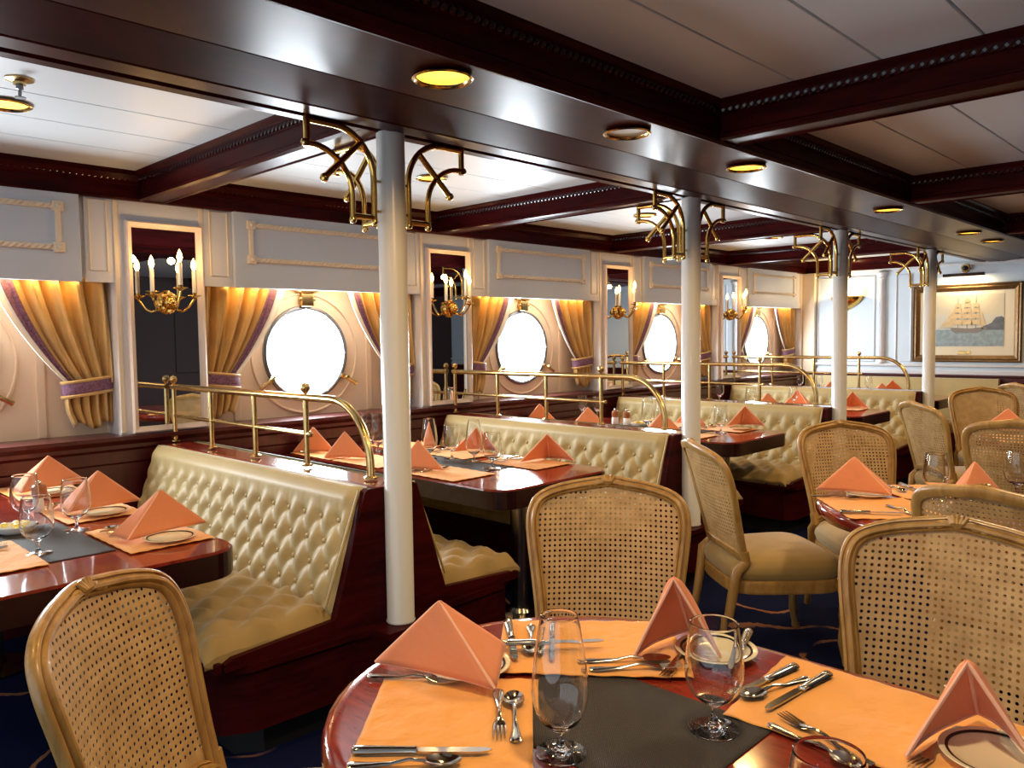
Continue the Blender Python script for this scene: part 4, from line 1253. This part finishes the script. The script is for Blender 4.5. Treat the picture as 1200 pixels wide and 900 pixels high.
# second table
T = TY[1]
placemat(rectmat(-3.38, T + .02, .80, .30, 0), ZT, 'charcoal mat with glasses on the booth table behind the nearest column', 'darkmat', name='table_mat')
setting(1, T, -4.18, -1, .25, 'on the second booth table, near side by the window wall', at=(-4.33, T - .25), plt=False)
setting(1, T, -3.72, -1, .2, 'on the second booth table, left of the nearest column', at=(-3.97, T - .26), cut=False, plt=False)
setting(1, T, -3.10, -1, .1, 'on the second booth table, right of the nearest column', at=(-3.31, T - .24), plt=False)
setting(1, T, -4.12, 1, PI - .9, 'on the second booth table, far side by the window wall', at=(-4.02, T + .36), plt=False)
setting(1, T, -3.58, 1, PI + .5, 'on the second booth table, middle of the far side', at=(-3.5, T + .33), plt=False)
setting(1, T, -3.02, 1, PI + .75, 'on the second booth table, far side near the aisle end', hw=.15, cx=-.01, cd=.13, at=(-2.92, T + .33), ad=.05, plt=False)
GP = 'wine glasses on the second booth table'
for i, (kind, x, y, lab) in enumerate((('tall', -4.15, T + .0, 'left of two wine glasses beyond the railing on the second booth table'), ('tall', -4.05, T + .01, 'right of two wine glasses beyond the railing on the second booth table'),
        ('tall', -3.54, T + .0, 'wine glass just right of the nearest column on the second booth table'), ('goblet', -3.46, T + .10, 'goblet before the far window-side napkin on the second booth table'),
        ('tall', -3.27, T + .1, 'left wine glass before the middle far napkin on the second booth table'), ('goblet', -3.02, T + .0, 'goblet at the aisle end of the charcoal mat on the second booth table'))):
    glass(kind, x, y, ZT + .003, lab, group=GP)
# third table
T = TY[2]
placemat(rectmat(-3.38, T + .02, .80, .30, 0), ZT, 'charcoal mat on the booth table behind the second column', 'darkmat', name='table_mat')
setting(2, T, -4.2, -1, .25, 'on the third booth table, near side by the window wall', at=(-4.33, T - .25), plt=False)
setting(2, T, -3.66, -1, .2, 'on the third booth table, near side middle', at=(-3.83, T - .25), plt=False)
setting(2, T, -3.02, -1, .2, 'on the third booth table, near side by the railing curve', at=(-3.16, T - .25), plt=False)
setting(2, T, -3.5, 1, PI - .4, 'on the third booth table, far side left of the second column', cut=False, at=(-3.30, T + .28), plt=False)
setting(2, T, -2.98, 1, PI + .7, 'on the third booth table, far side at the aisle end', hw=.14, cx=.0, cd=.12, at=(-2.84, T + .34))
for kind, x, y, lab in (('wine', -4.19, T + .1, 'left of two stemmed glasses by the wainscot on the third booth table'), ('wine', -4.03, T + .1, 'right of two stemmed glasses by the wainscot on the third booth table'),
        ('tall', -3.40, T - .1, 'left tall glass behind the railing curve on the third booth table'), ('tall', -3.30, T - .08, 'right tall glass behind the railing curve on the third booth table'), ('goblet', -2.88, T + .05, 'round goblet at the aisle end of the third booth table, right of the second column')):
    glass(kind, x, y, ZT + .003, lab, group='glasses on the third booth table')
for x, lab in ((-3.76, 'brown-topped pepper mill on the third booth table, left one'), (-3.65, 'brown-topped pepper mill on the third booth table, right one')): mill(x, T - .02, ZT + .003, lab)
dish(-3.54, T + .0, ZT + .003, 'butter dish beside the two mills on the third booth table')
# fourth and fifth tables
T = TY[3]
setting(3, T, -3.5, 1, PI - .3, 'on the fourth booth table, far side behind the railing', at=(-3.38, T + .26), cut=False, plt=False)
setting(3, T, -3.45, -1, .25, 'on the fourth booth table, near side behind the railing', at=(-3.41, T - .25), cut=False, plt=False)
setting(3, T, -2.95, 1, PI + .7, 'on the fourth booth table, far side at the aisle end', hw=.13, cx=.0, cd=.12, cut=False, plt=False, at=(-2.85, T + .30))
for kind, x, y, lab in (('wine', -4.02, T - .05, 'stemmed glass on the fourth booth table, left of the railing curve'), ('goblet', -3.66, T - .1, 'goblet on the fourth booth table behind the railing'), ('wine', -3.24, T - .1, 'stemmed glass on the fourth booth table above the railing curve')): glass(kind, x, y, ZT, lab, group='glasses on the fourth booth table')
T = TY[4]
for x, nz, lab in ((-3.69, .2, 'on the farthest booth table, by the third column'), (-3.14, .3, 'on the farthest booth table, under the railing curve'), (-3.2, PI + .4, 'on the farthest booth table, far side')): setting(4, T, x, -1 if nz < 1 else 1, nz, lab, cut=False, plt=False)
for x, dy, lab in ((-4.13, .0, 'stemmed glass on the farthest booth table, left of the third column'), (-3.90, .0, 'stemmed glass on the farthest booth table, just behind the third column'), (-3.34, .0, 'stemmed glass on the farthest booth table, before the railing curve'), (-2.76, .1, 'stemmed glass on the farthest booth table beside the fourth column')): glass('wine', x, T + dy, ZT, lab, group='glasses on the farthest booth table')

# ------------------------------------------------------------------ middle and far aisle tables
placemat([(-1.42, 3.30), (-1.16, 3.00), (-.86, 3.22), (-1.14, 3.52)], ZT, 'peach place mat at the left end of the middle-distance aisle table', group='peach mats on the aisle tables')
placemat([(-1.36, 3.70), (-1.12, 3.50), (-.88, 3.76), (-1.1, 3.94)], ZT + .002, 'peach place mat at the far side of the middle-distance aisle table', group='peach mats on the aisle tables')
placemat(rectmat(-.75, 3.50, .4, .30, .1), ZT - .0, 'charcoal mat on the middle-distance aisle table', 'darkmat', name='table_mat')
napkin([(-1.455, 3.385, ZT + .019), (-1.17, 3.46), (-1.22, 3.60)], .145, 'coral folded napkin at the left end of the middle-distance aisle table', None, at=(-1.325, 3.465))
plate(-1.27, 3.47, ZT + .003, 'side plate under the left napkin of the middle-distance aisle table')
cutlery('fork', (-1.43, 3.30), (-1.27, 3.36), ZT + .004, 'fork under the left napkin of the middle-distance aisle table')
cutlery('knife', (-1.22, 3.06), (-1.03, 3.19), ZT + .004, 'dinner knife on the near edge of the left mat, middle-distance aisle table')
cutlery('spoon', (-1.30, 3.76), (-1.16, 3.62), ZT + .006, 'spoon on the far mat of the middle-distance aisle table')
cutlery('knife', (-1.25, 3.80), (-1.08, 3.62), ZT + .006, 'knife on the far mat of the middle-distance aisle table')
cutlery('fork', (-1.12, 3.30), (-1.0, 3.20), ZT + .004, 'dessert fork on the left mat of the middle-distance aisle table')
napkin([(-1.02, 3.72, ZT + .006), (-.95, 3.60), (-.80, 3.72)], .15, 'coral napkin showing above the chair back, far side of the middle-distance aisle table', None, at=(-.92, 3.70))
glass('goblet', -1.03, 3.57, ZT + .003, 'left goblet behind the rear-turned chair on the middle-distance aisle table')
glass('goblet', -.80, 3.86, ZT + .003, 'right goblet at the right edge on the middle-distance aisle table')
placemat([(-1.45, 6.05), (-1.22, 5.62), (-.93, 5.75), (-1.16, 6.2)], ZT, 'peach place mat with a hanging corner on the farthest aisle table', group='peach mats on the aisle tables')
napkin([(-1.52, 6.22, ZT + .019), (-1.22, 6.25), (-1.25, 6.42)], .145, 'coral folded napkin on the farthest aisle table', None, at=(-1.36, 6.26))
plate(-1.34, 6.26, ZT + .003, 'side plate under the napkin of the farthest aisle table')
cutlery('knife', (-1.25, 5.75), (-1.06, 5.86), ZT + .004, 'dinner knife on the mat of the farthest aisle table')

# ------------------------------------------------------------------ light
def area(name, loc, rot, size, e, col, shape='DISK', sy=None):
    l = bpy.data.lights.new(name, 'AREA'); l.energy = e; l.color = col; l.shape = shape; l.size = size
    if sy: l.size_y = sy
    o = bpy.data.objects.new(name, l); COL.objects.link(o); o.location = loc; o.rotation_euler = rot
    return o
for k in range(-1, 4):
    area('daylight_through_port', (-4.745, P(k) + 1.0, 1.362), (0, -PI / 2, 0), .60, E_PORT, (.86, .94, 1))
    area('niche_strip_lamp', (-4.56, P(k) + 1.025, 1.782), (0, .5, 0), .03, E_NICHE, (1, .58, .20), 'RECTANGLE', 1.3)
for x, y, on in SOF:
    if on: lamp_light(x, y, 2.2, E_SOF)
for k in range(-1, 4): lamp_light(-3.5, .87 + PIT * k, 2.35, E_CEIL)
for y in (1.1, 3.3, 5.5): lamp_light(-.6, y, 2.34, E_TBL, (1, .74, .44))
for k in range(4):
    for dy in (-.11, .11):
        l = bpy.data.lights.new('candle_glow', 'POINT'); l.energy = .8; l.color = (1, .6, .25); l.shadow_soft_size = .02
        o = bpy.data.objects.new('candle_glow', l); COL.objects.link(o); o.location = (XW + .19, P(k) + dy, 1.92)
w = bpy.data.worlds.new('world'); scene.world = w; w.use_nodes = True
bg = w.node_tree.nodes['Background']; bg.inputs[0].default_value = (.80, .90, 1, 1); bg.inputs[1].default_value = E_WORLD
vs = scene.view_settings; vs.view_transform = 'Standard'; vs.look = 'None'; vs.gamma = 1; vs.use_curve_mapping = False; vs.exposure = EXPO
scene.display_settings.display_device = 'sRGB'
scene.cycles.use_denoising = True
scene.cycles.max_bounces = 10; scene.cycles.transmission_bounces = 10; scene.cycles.glossy_bounces = 5; scene.cycles.diffuse_bounces = 5
scene.cycles.sample_clamp_indirect = 6
scene.cycles.caustics_reflective = False
